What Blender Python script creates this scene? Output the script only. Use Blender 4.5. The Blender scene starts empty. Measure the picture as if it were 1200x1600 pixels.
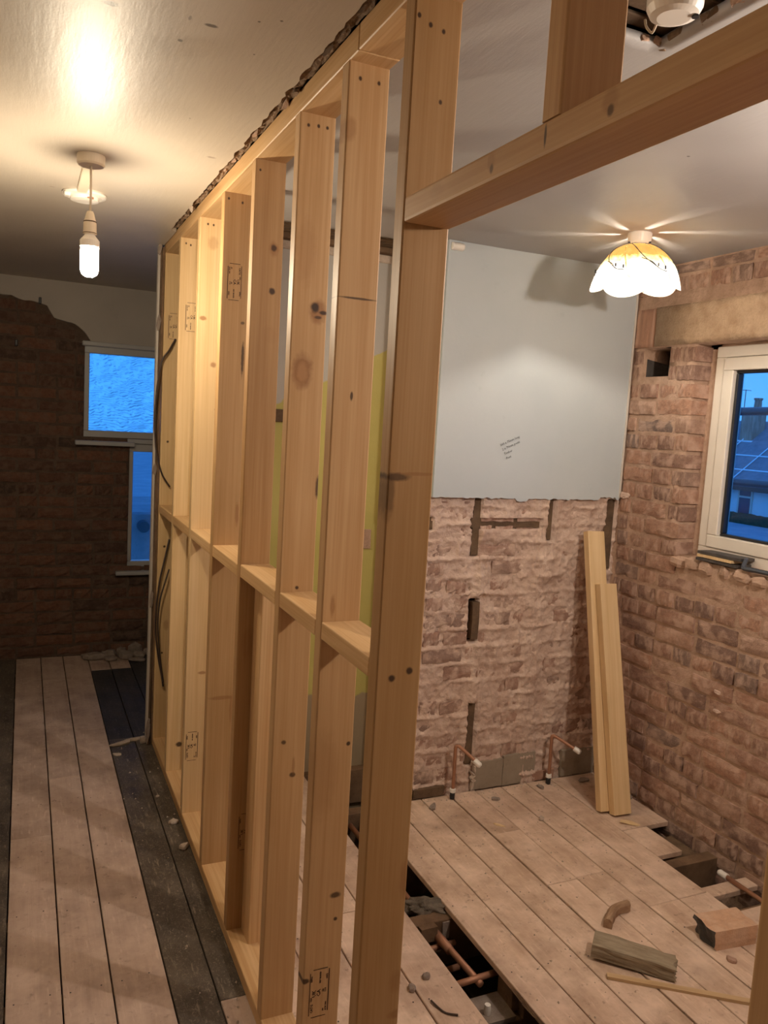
import bpy, bmesh, math, random
from mathutils import Vector, Matrix, noise as mn

C = bpy.context.scene.collection
SC = bpy.context.scene
PI = math.pi

# ------------------------------------------------------------------ camera, sky, exposure
CAM_F, YAW, PIT, ROL = 1254.73, math.radians(24.33941), math.radians(6.32667), math.radians(3.32652)
fw = Vector((math.sin(YAW)*math.cos(PIT), math.cos(YAW)*math.cos(PIT), -math.sin(PIT)))
r0 = Vector((math.cos(YAW), -math.sin(YAW), 0)); u0 = r0.cross(fw)
rr = math.cos(ROL)*r0 + math.sin(ROL)*u0
uu = -math.sin(ROL)*r0 + math.cos(ROL)*u0
cam_d = bpy.data.cameras.new('camera'); cam = bpy.data.objects.new('camera', cam_d); C.objects.link(cam)
cam_d.sensor_fit = 'VERTICAL'; cam_d.sensor_height = 36.0; cam_d.lens = CAM_F/1600*36.0
cam_d.clip_start = 0.02; cam_d.clip_end = 300
cm = Matrix((( rr.x, uu.x, -fw.x, -0.58314), (rr.y, uu.y, -fw.y, 0), (rr.z, uu.z, -fw.z, 1.62723), (0,0,0,1)))
cam.matrix_world = cm
SC.camera = cam
SC.cycles.max_bounces = 8
SC.view_settings.view_transform = 'Standard'; SC.view_settings.look = 'None'
SC.view_settings.gamma = 1.0; SC.view_settings.use_curve_mapping = False
SC.view_settings.exposure = 1.24

W_ = bpy.data.worlds.new('dusk_sky'); SC.world = W_; W_.use_nodes = True
wn = W_.node_tree; wn.nodes.clear()
wo = wn.nodes.new('ShaderNodeOutputWorld'); wb = wn.nodes.new('ShaderNodeBackground')
tc = wn.nodes.new('ShaderNodeTexCoord'); sp = wn.nodes.new('ShaderNodeSeparateXYZ'); cr = wn.nodes.new('ShaderNodeValToRGB')
wn.links.new(tc.outputs['Generated'], sp.inputs[0]); wn.links.new(sp.outputs['Z'], cr.inputs[0])
cr.color_ramp.elements[0].position = 0.0; cr.color_ramp.elements[0].color = (0.085, 0.40, 1.0, 1)
cr.color_ramp.elements[1].position = 0.8; cr.color_ramp.elements[1].color = (0.045, 0.27, 0.9, 1)
wn.links.new(cr.outputs[0], wb.inputs[0]); wb.inputs[1].default_value = 0.57
wn.links.new(wb.outputs[0], wo.inputs[0])

# lamp strengths (the lamps themselves are built further down)
LAMP_WARM = (1.0, 0.80, 0.52)
E_CFL, E_SHADE, E_PEND = 235.0, 430.0, 510.0

# ------------------------------------------------------------------ node helpers
class NT:
    def __init__(s, name):
        s.m = bpy.data.materials.new(name); s.m.use_nodes = True; s.t = s.m.node_tree
        s.b = s.t.nodes['Principled BSDF']; s.out = s.t.nodes['Material Output']
    def n(s, typ, **kw):
        nd = s.t.nodes.new('ShaderNode'+typ)
        for k, v in kw.items(): setattr(nd, k, v)
        return nd
    def l(s, a, b): s.t.links.new(a, b)
    def set(s, sock, v):
        if hasattr(v, 'is_output') or isinstance(v, bpy.types.NodeSocket): s.l(v, sock)
        else: sock.default_value = v
    def math(s, op, a, b=None, c=None, clamp=False):
        nd = s.n('Math', operation=op); nd.use_clamp = clamp; s.set(nd.inputs[0], a)
        if b is not None: s.set(nd.inputs[1], b)
        if c is not None: s.set(nd.inputs[2], c)
        return nd.outputs[0]
    def vmath(s, op, a, b=None):
        nd = s.n('VectorMath', operation=op); s.set(nd.inputs[0], a)
        if b is not None: s.set(nd.inputs[1], b)
        return nd.outputs['Value'] if op == 'LENGTH' else nd.outputs[0]
    def noise(s, vec, scale=5, detail=4, rough=.55, dist=0):
        nd = s.n('TexNoise'); s.l(vec, nd.inputs['Vector']); nd.inputs['Scale'].default_value = scale
        nd.inputs['Detail'].default_value = detail; nd.inputs['Roughness'].default_value = rough; nd.inputs['Distortion'].default_value = dist
        return nd.outputs[0]
    def ramp(s, fac, stops):
        nd = s.n('ValToRGB'); s.set(nd.inputs[0], fac); e = nd.color_ramp.elements
        while len(e) < len(stops): e.new(0.5)
        for i, (p, c) in enumerate(stops):
            e[i].position = p; e[i].color = (c[0], c[1], c[2], 1) if not isinstance(c, (int, float)) else (c, c, c, 1)
        return nd.outputs[0]
    def mix(s, fac, a, b, mode='MIX'):
        nd = s.n('MixRGB', blend_type=mode); s.set(nd.inputs[0], fac)
        for i, v in ((1, a), (2, b)):
            if isinstance(v, tuple) and len(v) == 3: v = (*v, 1)
            s.set(nd.inputs[i], v)
        return nd.outputs[0]
    def mrange(s, v, a, b, c, d):
        nd = s.n('MapRange'); nd.clamp = True; s.set(nd.inputs[0], v)
        for i, x in enumerate((a, b, c, d)): nd.inputs[i+1].default_value = x
        return nd.outputs[0]
    def bump(s, h, strength=.3, dist=.01, base=None):
        nd = s.n('Bump'); nd.inputs['Strength'].default_value = strength; nd.inputs['Distance'].default_value = dist
        s.l(h, nd.inputs['Height'])
        if base is not None: s.l(base, nd.inputs['Normal'])
        return nd.outputs[0]
    def coord(s, offset=True):
        t = s.n('TexCoord').outputs['Object']
        if not offset: return t
        oi = s.n('ObjectInfo').outputs['Random']
        v = s.n('CombineXYZ'); a = s.math('MULTIPLY', oi, 13.7); b = s.math('MULTIPLY', oi, 29.3); c = s.math('MULTIPLY', oi, 7.9)
        s.l(a, v.inputs[0]); s.l(b, v.inputs[1]); s.l(c, v.inputs[2])
        return s.vmath('ADD', t, v.outputs[0])
    def scale(s, vec, sc): return s.vmath('MULTIPLY', vec, sc)
    def fin(s, col, rough=.6, bump=None, spec=.5):
        s.set(s.b.inputs['Base Color'], col if not (isinstance(col, tuple) and len(col) == 3) else (*col, 1))
        s.set(s.b.inputs['Roughness'], rough); s.b.inputs['Specular IOR Level'].default_value = spec
        if bump is not None: s.l(bump, s.b.inputs['Normal'])
        return s.m

def srgb(r, g, b):
    f = lambda c: (c/255/12.92 if c/255 <= .04045 else ((c/255+.055)/1.055)**2.4)
    return (f(r), f(g), f(b))

def spots(t, vec, col, lst, nz):
    """elliptical marks (knots, nail holes): (u, v, ru, rv, strength, colour) on local axes given by vec = (u,0,v)"""
    for (u, v, ru, rv, st, kc) in lst:
        d = t.vmath('SUBTRACT', vec, (u, 0, v)); d = t.vmath('MULTIPLY', d, (1/ru, 0, 1/rv))
        L = t.vmath('LENGTH', d); L = t.math('ADD', L, t.math('MULTIPLY', t.math('SUBTRACT', nz, .5), .6))
        f = t.mrange(L, .55, 1.0, st, 0.0)
        col = t.mix(f, col, kc)
    return col

DK = (0.035, 0.014, 0.006); BR = (0.26, 0.115, 0.04); PALE = (0.62, 0.40, 0.2)
def wood(name, axis='Z', c=((.50,.285,.115), (.66,.43,.215)), knots=(), rough=.5, side=False):
    c = tuple((a[0], a[1]*1.03, a[2]*1.08) for a in c); t = NT(name); co = t.coord(); raw = t.coord(False)
    a = {'X': (1, 30, 30), 'Y': (30, 1, 30), 'Z': (30, 30, 1)}[axis]
    v1 = t.scale(co, tuple(x*.9 if x > 1 else .9 for x in a)); v2 = t.scale(co, tuple(x*6 if x > 1 else 3 for x in a))
    n1 = t.noise(v1, 1.0, 5, .6, .6); n2 = t.noise(v2, 1.0, 2); n3 = t.noise(co, 2.2, 2)
    f = t.math('ADD', t.math('MULTIPLY', n1, .62), t.math('MULTIPLY', n2, .38))
    col = t.ramp(f, [(.37, c[0]), (.63, c[1])])
    col = t.mix(t.mrange(n3, .35, .7, 0, .35), col, tuple(x*.82 for x in c[0]))
    if knots:
        nz = t.noise(raw, 60, 3)
        kv = t.vmath('MULTIPLY', raw, (1, 0, 1))
        if side:
            s1 = t.n('SeparateXYZ'); t.l(raw, s1.inputs[0]); c1 = t.n('CombineXYZ'); t.l(s1.outputs[1], c1.inputs[0]); t.l(s1.outputs[2], c1.inputs[2]); kv = c1.outputs[0]
        col = spots(t, kv, col, knots, nz)
    b = t.bump(f, .12, .002)
    return t.fin(col, t.mrange(n1, .3, .7, rough-.06, rough+.1), b, .4)

def board_mat(name, c, dust, dustf, rough=.75, marks=.35, spec=.3, scr=.25, speck=0.0):
    t = NT(name); co = t.coord()
    n1 = t.noise(t.scale(co, (26, 1.1, 26)), 1, 5, .65, .5); n2 = t.noise(co, 7, 5, .65); n3 = t.noise(t.scale(co, (90, 14, 90)), 1, 3)
    n4 = t.noise(co, 38, 4, .7)
    col = t.ramp(n1, [(.3, c[0]), (.7, c[1])])
    rnd = t.n('ObjectInfo').outputs['Random']
    col = t.mix(t.mrange(rnd, 0, 1, 0, .3), col, tuple(x*.72 for x in c[0]))
    col = t.mix(t.mrange(n2, .38, .66, 0, dustf), col, dust)
    col = t.mix(t.mrange(n4, .60, .72, 0, marks), col, tuple(x*.35 for x in c[0]))
    col = t.mix(t.mrange(n3, .60, .72, 0, scr), col, tuple(min(1, x*1.35) for x in dust))
    col = t.mix(t.mrange(t.noise(co, 3.3, 5, .7), .50, .70, 0, .38), col, tuple(x*.55 for x in c[0]))
    if speck: col = t.mix(t.mrange(t.noise(t.scale(co, (1.6, 1, 1)), 75, 6, .8, 1.5), .53, .66, 0, speck), col, tuple(min(1, x*1.5) for x in dust))
    b = t.bump(t.math('ADD', n1, t.math('MULTIPLY', n4, .6)), .3, .004)
    return t.fin(col, t.mrange(n2, .3, .7, rough-.1, rough+.1), b, spec)

def brick_mat(name, stops, dust, dustf, bstr=.6, soot=0.0, unit=True):
    t = NT(name); co = t.coord(); co = t.scale(co, (.75, 3.2, .24) if unit else (3.2, 3.2, 3.2)); rnd = t.n('ObjectInfo').outputs['Random']
    n1 = t.noise(co, 14, 6, .65); n2 = t.noise(co, 55, 5, .7); n3 = t.noise(co, 5, 3)
    col = t.ramp(rnd, stops)
    col = t.mix(t.mrange(n1, .35, .7, 0, .5), col, tuple(x*.6 for x in stops[0][1]))
    col = t.mix(t.mrange(n3, .45, .62, 0, dustf), col, dust)
    col = t.mix(t.mrange(n2, .55, .7, 0, .35), col, tuple(x*1.15 for x in dust))
    if soot: col = t.mix(soot, col, (.035, .022, .017))
    h = t.math('ADD', n1, t.math('MULTIPLY', n2, .7))
    return t.fin(col, .9, t.bump(h, bstr, .009), .2)

def rough_mat(name, c1, c2, scale=9, bstr=.5, rough=.9, bd=.008, stretch=(1, 1, 1), spec=.25):
    t = NT(name); co = t.scale(t.coord(False), stretch)
    n1 = t.noise(co, scale, 6, .65); n2 = t.noise(co, scale*6, 4, .7)
    col = t.ramp(n1, [(.3, c1), (.7, c2)]); col = t.mix(t.mrange(n2, .55, .75, 0, .4), col, tuple(x*.55 for x in c1))
    return t.fin(col, rough, t.bump(t.math('ADD', n1, t.math('MULTIPLY', n2, .5)), bstr, bd), spec)

def plain(name, c, rough=.5, metal=0.0, spec=.5, bs=0, bsc=60):
    t = NT(name); co = t.coord(False); n1 = t.noise(co, 12, 4)
    col = t.mix(t.mrange(n1, .3, .7, 0, .22), c, tuple(x*.72 for x in c))
    b = t.bump(t.noise(co, bsc, 3), bs, .004) if bs else None
    t.b.inputs['Metallic'].default_value = metal
    return t.fin(col, rough, b, spec)

def emit(name, c, s):
    t = NT(name); e = t.n('Emission'); e.inputs[0].default_value = (*c, 1); e.inputs[1].default_value = s
    t.l(e.outputs[0], t.out.inputs[0]); return t.m

M = {}
M['wood_y'] = wood('pine_along', 'Y'); M['wood_z'] = wood('pine_upright', 'Z')
M['wood_head'] = wood('pine_header', 'Y', ((.46,.255,.11), (.60,.37,.18)), [(.873,1.990,.003,.017,.85,DK), (1.0,1.992,.012,.016,.35,BR), (.998,1.982,.006,.008,.7,DK), (.752,1.992,.016,.016,.35,BR), (.750,1.982,.007,.008,.7,DK), (1.16,1.99,.03,.015,.2,BR)], side=True)
M['wood_headz'] = wood('pine_header_upright', 'Z', ((.46,.255,.11), (.60,.37,.18)))
M['timber'] = wood('planed_pine', 'Z', ((.62,.41,.20), (.74,.53,.29)))
M['old_timber'] = rough_mat('old_timber', (.075,.048,.03), (.17,.11,.065), 14, .5, .85, .004)
M['joist'] = rough_mat('old_joist', (.10,.06,.035), (.21,.13,.075), 10, .5, .85, .004)
M['board'] = board_mat('bare_floorboard', ((.43,.295,.21), (.60,.435,.325)), (.76,.58,.46), .7, marks=.55)
M['board_l'] = board_mat('bare_landing_board', ((.37,.265,.21), (.51,.38,.305)), (.63,.49,.41), .6, marks=.45)
M['board_dark'] = board_mat('dark_stained_board', ((.045,.036,.028), (.095,.075,.058)), (.20,.16,.12), .45, .62, .35, .3, .75, .75)
M['mat_dark'] = board_mat('black_worn_board', ((.028,.028,.032), (.055,.052,.056)), (.12,.10,.09), .4, .7, .3, .2, .5, .4)
M['brick'] = brick_mat('red_brick', [(0, (.23,.145,.115)), (.3, (.37,.215,.155)), (.6, (.47,.265,.18)), (.85, (.41,.26,.19)), (1, (.21,.155,.135))], (.57,.395,.305), .65)
M['brick_b'] = brick_mat('plastered_brick', [(0, (.34,.205,.155)), (.5, (.44,.275,.21)), (1, (.30,.21,.17))], (.56,.41,.325), .85)
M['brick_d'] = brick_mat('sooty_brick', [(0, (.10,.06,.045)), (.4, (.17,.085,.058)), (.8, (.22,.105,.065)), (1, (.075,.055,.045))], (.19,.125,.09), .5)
M['mortar'] = rough_mat('lime_mortar', (.36,.235,.165), (.54,.37,.275), 16, .9)
M['mortar_b'] = rough_mat('pink_lime_plaster', (.47,.325,.255), (.66,.51,.42), 11, 1.0, bd=.012)
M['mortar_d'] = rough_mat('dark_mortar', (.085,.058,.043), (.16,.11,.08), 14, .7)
M['stone'] = rough_mat('sandstone', (.44,.30,.195), (.62,.46,.32), 16, .9, .9, .008)
M['cement'] = rough_mat('smooth_cement', (.24,.19,.14), (.33,.275,.21), 6, .15, .8)
M['dirt'] = rough_mat('subfloor_dirt', (.03,.022,.016), (.06,.045,.03), 8, .6)
M['copper'] = plain('copper', (.40,.20,.12), .55, .5, bs=.1)
M['white_pl'] = plain('white_plastic', (.78,.74,.68), .35)
M['cream_pl'] = plain('cream_plastic', (.72,.62,.48), .4)
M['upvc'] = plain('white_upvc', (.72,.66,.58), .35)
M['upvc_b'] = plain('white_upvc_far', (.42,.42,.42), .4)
M['black'] = plain('black_rubber', (.012,.012,.014), .45)
M['cable'] = plain('brown_cable', (.05,.03,.022), .5)
M['rag'] = rough_mat('felt_lagging', (.10,.08,.06), (.21,.175,.135), 30, .9, .95)
M['chip'] = rough_mat('plaster_rubble', (.40,.32,.25), (.58,.48,.40), 22, .6)
M['chip_d'] = rough_mat('grey_plaster_rubble', (.22,.17,.14), (.34,.28,.24), 22, .6)
M['yellow'] = None
M['slot'] = rough_mat('broken_lath_plaster', (.14,.09,.055), (.34,.235,.155), 45, .9, .95, .006)
M['ink'] = plain('stamp_ink', (.045,.02,.012), .7)
M['pen'] = plain('black_pen', (.03,.03,.035), .7)
M['screw'] = plain('screw_metal', (.75,.7,.6), .25, 1.0)
M['slate'] = rough_mat('slate', (.045,.04,.038), (.11,.095,.085), 20, .4, .6)
M['metal_dk'] = plain('dark_steel', (.10,.11,.13), .4, .6)

# painted ceiling: glossy old paint with brush marks and a few nail marks
def ceiling_mat(name, c1, c2, marks, rough):
    t = NT(name); raw = t.coord(False)
    n1 = t.noise(raw, 1.6, 3); n2 = t.noise(t.scale(raw, (70, 9, 70)), 1, 4, .6); n3 = t.noise(raw, 220, 2)
    n4 = t.noise(raw, 26, 4)
    col = t.ramp(n1, [(.35, c1), (.65, c2)])
    vec = t.n('CombineXYZ'); s_ = t.n('SeparateXYZ'); t.l(raw, s_.inputs[0]); t.l(s_.outputs[0], vec.inputs[0]); t.l(s_.outputs[1], vec.inputs[2])
    if marks: col = spots(t, vec.outputs[0], col, marks, t.noise(raw, 90, 3))
    h = t.math('ADD', t.math('MULTIPLY', n2, .8), t.math('ADD', t.math('MULTIPLY', n3, .22), t.math('MULTIPLY', n4, .5)))
    return t.fin(col, rough, t.bump(h, .2, .004), .28)
MK = (.05,.035,.025)
M['ceil_l'] = ceiling_mat('ceiling_paint_landing', (.50,.44,.37), (.56,.50,.42),
    [(-.442,1.685,.018,.012,.95,MK), (-.256,1.672,.016,.008,.9,MK), (-.299,1.768,.006,.008,.8,MK), (-.299,1.663,.004,.012,.5,MK),
     (-.085,2.486,.016,.01,.6,(.2,.14,.1)), (-.178,1.607,.004,.004,.8,MK), (-.141,1.582,.004,.004,.8,MK), (-.15,1.75,.003,.003,.8,MK),
     (-.50,3.14,.012,.006,.6,(.3,.2,.14)), (-.20,2.2,.003,.003,.7,MK)], .45)
M['ceil_r'] = ceiling_mat('ceiling_paint_room', (.38,.365,.36), (.43,.415,.41),
    [(.874,1.573,.005,.004,.9,MK), (1.02,1.72,.006,.005,.9,MK), (.62,1.40,.006,.004,.5,MK)], .45)
M['plaster_g'] = None
def plaster_mat(name, c1, c2, rough=.6, stain=None):
    t = NT(name); co = t.coord(False); n1 = t.noise(co, 2.5, 4); n2 = t.noise(co, 60, 3); n3 = t.noise(co, 13, 5, .7)
    col = t.ramp(n1, [(.3, c1), (.7, c2)]); col = t.mix(t.mrange(n3, .62, .72, 0, .25), col, tuple(x*.8 for x in c1))
    if stain: col = t.mix(t.mrange(t.noise(co, 3.2, 4), .48, .54, 0, .85), col, stain)
    return t.fin(col, rough, t.bump(t.math('ADD', n2, t.math('MULTIPLY', n3, 2)), .12, .003), .4)
M['plaster_g'] = plaster_mat('grey_blue_plaster', (.43,.475,.50), (.475,.515,.535), .5)
M['plaster_w'] = plaster_mat('grey_white_plaster', (.40,.36,.32), (.46,.42,.37))
M['plaster_n'] = plaster_mat('pale_plaster', (.55,.50,.44), (.60,.55,.48))

# ------------------------------------------------------------------ object helpers
WL = {}
def mesh_from(bm, name, smooth=False):
    me = bpy.data.meshes.new(name); bmesh.ops.recalc_face_normals(bm, faces=bm.faces); bm.to_mesh(me); bm.free()
    if smooth:
        for p in me.polygons: p.use_smooth = True
    return me
def obj(name, me, m, parent=None, loc=(0, 0, 0), rot=None, smooth=False, local=False):
    if isinstance(me, bmesh.types.BMesh): me = mesh_from(me, name, smooth)
    if m is not None:
        mt = M[m] if isinstance(m, str) else m
        if not me.materials: me.materials.append(mt)
    o = bpy.data.objects.new(name, me); C.objects.link(o)
    L = Vector(loc); WL[o] = L.copy()
    if parent is not None:
        o.parent = parent
        if not local: L = L - WL[parent]
    o.location = L
    if rot is not None: o.rotation_euler = rot
    return o
def thing(name, label, cat, loc=(0, 0, 0), rot=None, group=None):
    o = bpy.data.objects.new(name, None); C.objects.link(o); o.location = loc; WL[o] = Vector(loc); o.empty_display_size = .05
    if rot is not None: o.rotation_euler = rot
    return tag(o, label, cat, group)
def tag(o, label, cat, group=None):
    o['label'] = label; o['category'] = cat
    if group: o['group'] = group
    return o
def struct(o, label=None):
    o['kind'] = 'structure'
    if label: o['label'] = label
    return o
def bx(bm, x0, x1, y0, y1, z0, z1):
    vs = [bm.verts.new((x, y, z)) for x in (x0, x1) for y in (y0, y1) for z in (z0, z1)]
    for f in ((0,1,3,2), (4,6,7,5), (0,4,5,1), (2,3,7,6), (0,2,6,4), (1,5,7,3)): bm.faces.new([vs[i] for i in f])
    return vs
def box_bm(x0, x1, y0, y1, z0, z1, bevel=0, seg=1):
    bm = bmesh.new(); bx(bm, x0, x1, y0, y1, z0, z1)
    if bevel: bmesh.ops.bevel(bm, geom=bm.edges[:], offset=bevel, segments=seg, affect='EDGES', profile=.5)
    return bm
def tube(bm, pts, r, n=10, cap=True, radii=None):
    pts = [Vector(p) for p in pts]; rings = []
    up = Vector((0, 0, 1))
    d0 = (pts[1]-pts[0]).normalized()
    if abs(d0.dot(up)) > .95: up = Vector((1, 0, 0))
    for i, p in enumerate(pts):
        d = (pts[min(i+1, len(pts)-1)]-pts[max(i-1, 0)]).normalized()
        a = d.cross(up).normalized(); b = a.cross(d).normalized(); q = radii[i] if radii else r
        rings.append([bm.verts.new(p + q*(math.cos(2*PI*k/n)*a + math.sin(2*PI*k/n)*b)) for k in range(n)])
    for A, B in zip(rings, rings[1:]):
        for k in range(n): bm.faces.new((A[k], A[(k+1) % n], B[(k+1) % n], B[k]))
    if cap: bm.faces.new(rings[0][::-1]); bm.faces.new(rings[-1])
def lathe(bm, prof, n=28, c=(0, 0, 0)):
    rings = []
    for r, z in prof:
        if r < 1e-6: rings.append([bm.verts.new((c[0], c[1], c[2]+z))])
        else: rings.append([bm.verts.new((c[0]+r*math.cos(2*PI*k/n), c[1]+r*math.sin(2*PI*k/n), c[2]+z)) for k in range(n)])
    for A, B in zip(rings, rings[1:]):
        for k in range(n):
            a = [A[k % len(A)], A[(k+1) % n % len(A)]]; b = [B[(k+1) % n % len(B)], B[k % len(B)]]
            f = []
            for v in a+b:
                if v not in f: f.append(v)
            if len(f) > 2: bm.faces.new(f)
def smooth_path(pts, sub=6):
    P = [Vector(p) for p in pts]; out = []
    for i in range(len(P)-1):
        a, b, c, d = P[max(i-1, 0)], P[i], P[i+1], P[min(i+2, len(P)-1)]
        for k in range(sub):
            t = k/sub; out.append(.5*((2*b)+(-a+c)*t+(2*a-5*b+4*c-d)*t*t+(-a+3*b-3*c+d)*t**3))
    out.append(P[-1]); return out
def fb(x, y, z=0, o=4): return mn.fractal(Vector((x, y, z)), 1.0, 2.0, o)
def solid(o, th, off=1.0):
    m = o.modifiers.new('thickness', 'SOLIDIFY'); m.thickness = th; m.offset = off; return o
def grid_me(us, vs, P, keep=None):
    bm = bmesh.new(); V = {}
    def gv(i, j):
        if (i, j) not in V: V[i, j] = bm.verts.new(P(us[i], vs[j]))
        return V[i, j]
    for i in range(len(us)-1):
        for j in range(len(vs)-1):
            if keep is None or keep((us[i]+us[i+1])/2, (vs[j]+vs[j+1])/2):
                bm.faces.new((gv(i, j), gv(i+1, j), gv(i+1, j+1), gv(i, j+1)))
    return bm
def lin(a, b, step):
    n = max(1, int(round((b-a)/step))); return [a+(b-a)*i/n for i in range(n+1)]
def cuts(a, b, step, extra):
    s = sorted(set([a, b]+[e for e in extra if a < e < b])); out = []
    for p, q in zip(s, s[1:]): out += lin(p, q, step)[:-1]
    return out+[b]
def chunk(seed, sx, sy, sz, n=7, jit=.25):
    """irregular broken lump: jittered polygon slab with chamfered rim"""
    R = random.Random(seed); bm = bmesh.new(); rings = []
    an = [2*PI*(k+R.uniform(-.3, .3))/n for k in range(n)]; rd = [1+R.uniform(-jit, jit) for _ in range(n)]
    for z, s in ((0, .9), (.3, 1.0), (.75, .97), (1, .8)):
        rings.append([bm.verts.new((sx/2*s*rd[k]*math.cos(an[k])*(1+R.uniform(-.07, .07)), sy/2*s*rd[k]*math.sin(an[k])*(1+R.uniform(-.07, .07)),
                                    sz*z*(1+(R.uniform(-.25, .1) if z == 1 else 0)))) for k in range(n)])
    for A, B in zip(rings, rings[1:]):
        for k in range(n): bm.faces.new((A[k], A[(k+1) % n], B[(k+1) % n], B[k]))
    bm.faces.new(rings[0][::-1])
    c = bm.verts.new((0, 0, sz*1.02))
    for k in range(n): bm.faces.new((rings[-1][k], rings[-1][(k+1) % n], c))
    return bm
def timber_bm(L, w, d, bev=.003):
    """length along local Z, width local X (0..w), depth local Y (0..d)"""
    bm = box_bm(0, w, 0, d, 0, L); e = [x for x in bm.edges if abs(x.verts[0].co.z-x.verts[1].co.z) > L*.5]
    bmesh.ops.bevel(bm, geom=e, offset=bev, segments=2, affect='EDGES', profile=.5)
    return bm

# ------------------------------------------------------------------ constants of the place
H = 2.376            # ceiling
YB = 2.98            # chimney breast face
XR = 1.964           # right brick wall face
YA = 3.42            # alcove back wall
YF = 5.45            # far landing wall
XL, YN = -1.25, -1.3 # hidden left and near walls

# ------------------------------------------------------------------ bricks
def brick_mesh(seed, jit, chip):
    """unit brick: x 0..1, z 0..1, front face at y=0, depth 0.1; rough front with chipped arrises"""
    R = random.Random(seed); bm = bmesh.new(); nx, nz = 5, 3; G = []
    for i in range(nx+1):
        row = []
        for j in range(nz+1):
            x, z = i/nx, j/nz; ex = min(i, nx-i); ez = min(j, nz-j)
            y = R.uniform(-jit, jit)
            if ex == 0 or ez == 0: y += .0012+R.random()*chip
            if ex == 0: x += R.uniform(0, .03) * (1 if i == 0 else -1)
            if ez == 0: z += R.uniform(0, .09) * (1 if j == 0 else -1)
            if ex and ez: x += R.uniform(-.04, .04); z += R.uniform(-.06, .06)
            row.append(bm.verts.new((x, y, z)))
        G.append(row)
    for i in range(nx):
        for j in range(nz): bm.faces.new((G[i][j], G[i+1][j], G[i+1][j+1], G[i][j+1]))
    ring = [G[i][0] for i in range(nx)]+[G[nx][j] for j in range(nz)]+[G[i][nz] for i in range(nx, 0, -1)]+[G[0][j] for j in range(nz, 0, -1)]
    back = [bm.verts.new((min(max(v.co.x, .01), .99), .1, min(max(v.co.z, .03), .97))) for v in ring]
    for k in range(len(ring)): bm.faces.new((ring[k], back[k], back[(k+1) % len(ring)], ring[(k+1) % len(ring)]))
    return mesh_from(bm, 'brick', False)
def brick_set(mat, n, jit, chip, seed):
    out = []
    for k in range(n):
        me = brick_mesh(seed+k, jit, chip); me.materials.append(M[mat]); out.append(me)
    return out
def lay_bricks(parent, meshes, place, u0, u1, z0, z1, openings, seed, course=.075, joint=.011, depth_jit=.005, skip=0.0, header=.3, mask=None, name='brick'):
    """place(u) -> (world xy at u on the face, rotation z); courses of bricks clipped by openings"""
    R = random.Random(seed); z = z0; c = 0; cnt = 0
    while z < z1-.02:
        h = min(course, z1-z); u = u0 - (0.0 if c % 2 else .112) - R.uniform(0, .02)
        hd = (c % 3 == 2 and R.random() < header*2)
        while u < u1:
            L = (.112 if (hd or R.random() < header*.5) else .225)*R.uniform(.96, 1.04)
            a, b = max(u, u0)+joint/2, min(u+L, u1)-joint/2
            segs = [(a, b)]
            for (ou0, ou1, oz0, oz1) in openings:
                if z+h*.6 > oz0 and z+h*.4 < oz1:
                    new = []
                    for (p, q) in segs:
                        if q <= ou0 or p >= ou1: new.append((p, q)); continue
                        if p < ou0: new.append((p, ou0))
                        if q > ou1: new.append((ou1, q))
                    segs = new
            for (p, q) in segs:
                if q-p < .028 or R.random() < skip: continue
                if mask and not mask((p+q)/2, z+h/2): continue
                (X, Y), rz = place(p, q)
                dj = R.uniform(-depth_jit, depth_jit)
                o = obj(name, meshes[R.randrange(len(meshes))], None, parent, (X-dj*math.sin(rz), Y+dj*math.cos(rz), z+joint/2+R.uniform(-.0015, .0015)),
                        (R.uniform(-.015, .015), R.uniform(-.008, .008), rz))
                o.scale = (q-p, 1, h-joint*R.uniform(.7, 1.15)); cnt += 1
            u += L
        z += course; c += 1
    return cnt

# ------------------------------------------------------------------ structure: right brick wall with window and vent hole
WY0, WY1, WZ0, WZ1 = 1.42, 2.58, 1.135, 2.03      # window opening (Y, z)
VY0, VY1, VZ0, VZ1 = 2.735, 2.90, 1.90, 2.028     # vent hole
ops = [(WY0, WY1, WZ0, WZ1), (VY0, VY1, VZ0, VZ1)]; ops2 = [(WY0-.012, WY1+.012, WZ0, WZ1), ops[1]]
inside = lambda u, z, O: any(a < u < b and c < z < d for a, b, c, d in O)
ys = cuts(YN, 3.1, .05, [WY0-.012, WY1+.012, VY0, VY1, 1.5]); zs = cuts(-.3, 2.75, .05, [WZ0, WZ1, VZ0, VZ1])
bm = grid_me(ys, zs, lambda y, z: (XR+.0078+.0045*fb(y*14, z*14, 3), y, z), lambda u, z: not inside(u, z, ops2))
wall_right = struct(solid(obj('wall_right', bm, 'mortar', smooth=True), .19, 0), 'bare red brick wall on the right with a window and a vent hole')
for m in wall_right.modifiers: m.offset = -1
# make sure thickness grows outward (+X)
me = wall_right.data
if me.polygons[0].normal.x > 0: wall_right.modifiers[0].offset = 1
bm_bk = brick_set('brick', 9, .0016, .0035, 100)
stone_ops = [(1.32, 2.83, 2.03, 2.205), (2.84, 2.97, 2.03, 2.205)]
lay_bricks(wall_right, bm_bk, lambda p, q: ((XR, q), -PI/2), 1.55, 2.965, -.15, 2.375, ops+stone_ops+[(1.3, WY1, WZ0-.05, WZ0)], 7, header=.35)
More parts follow.
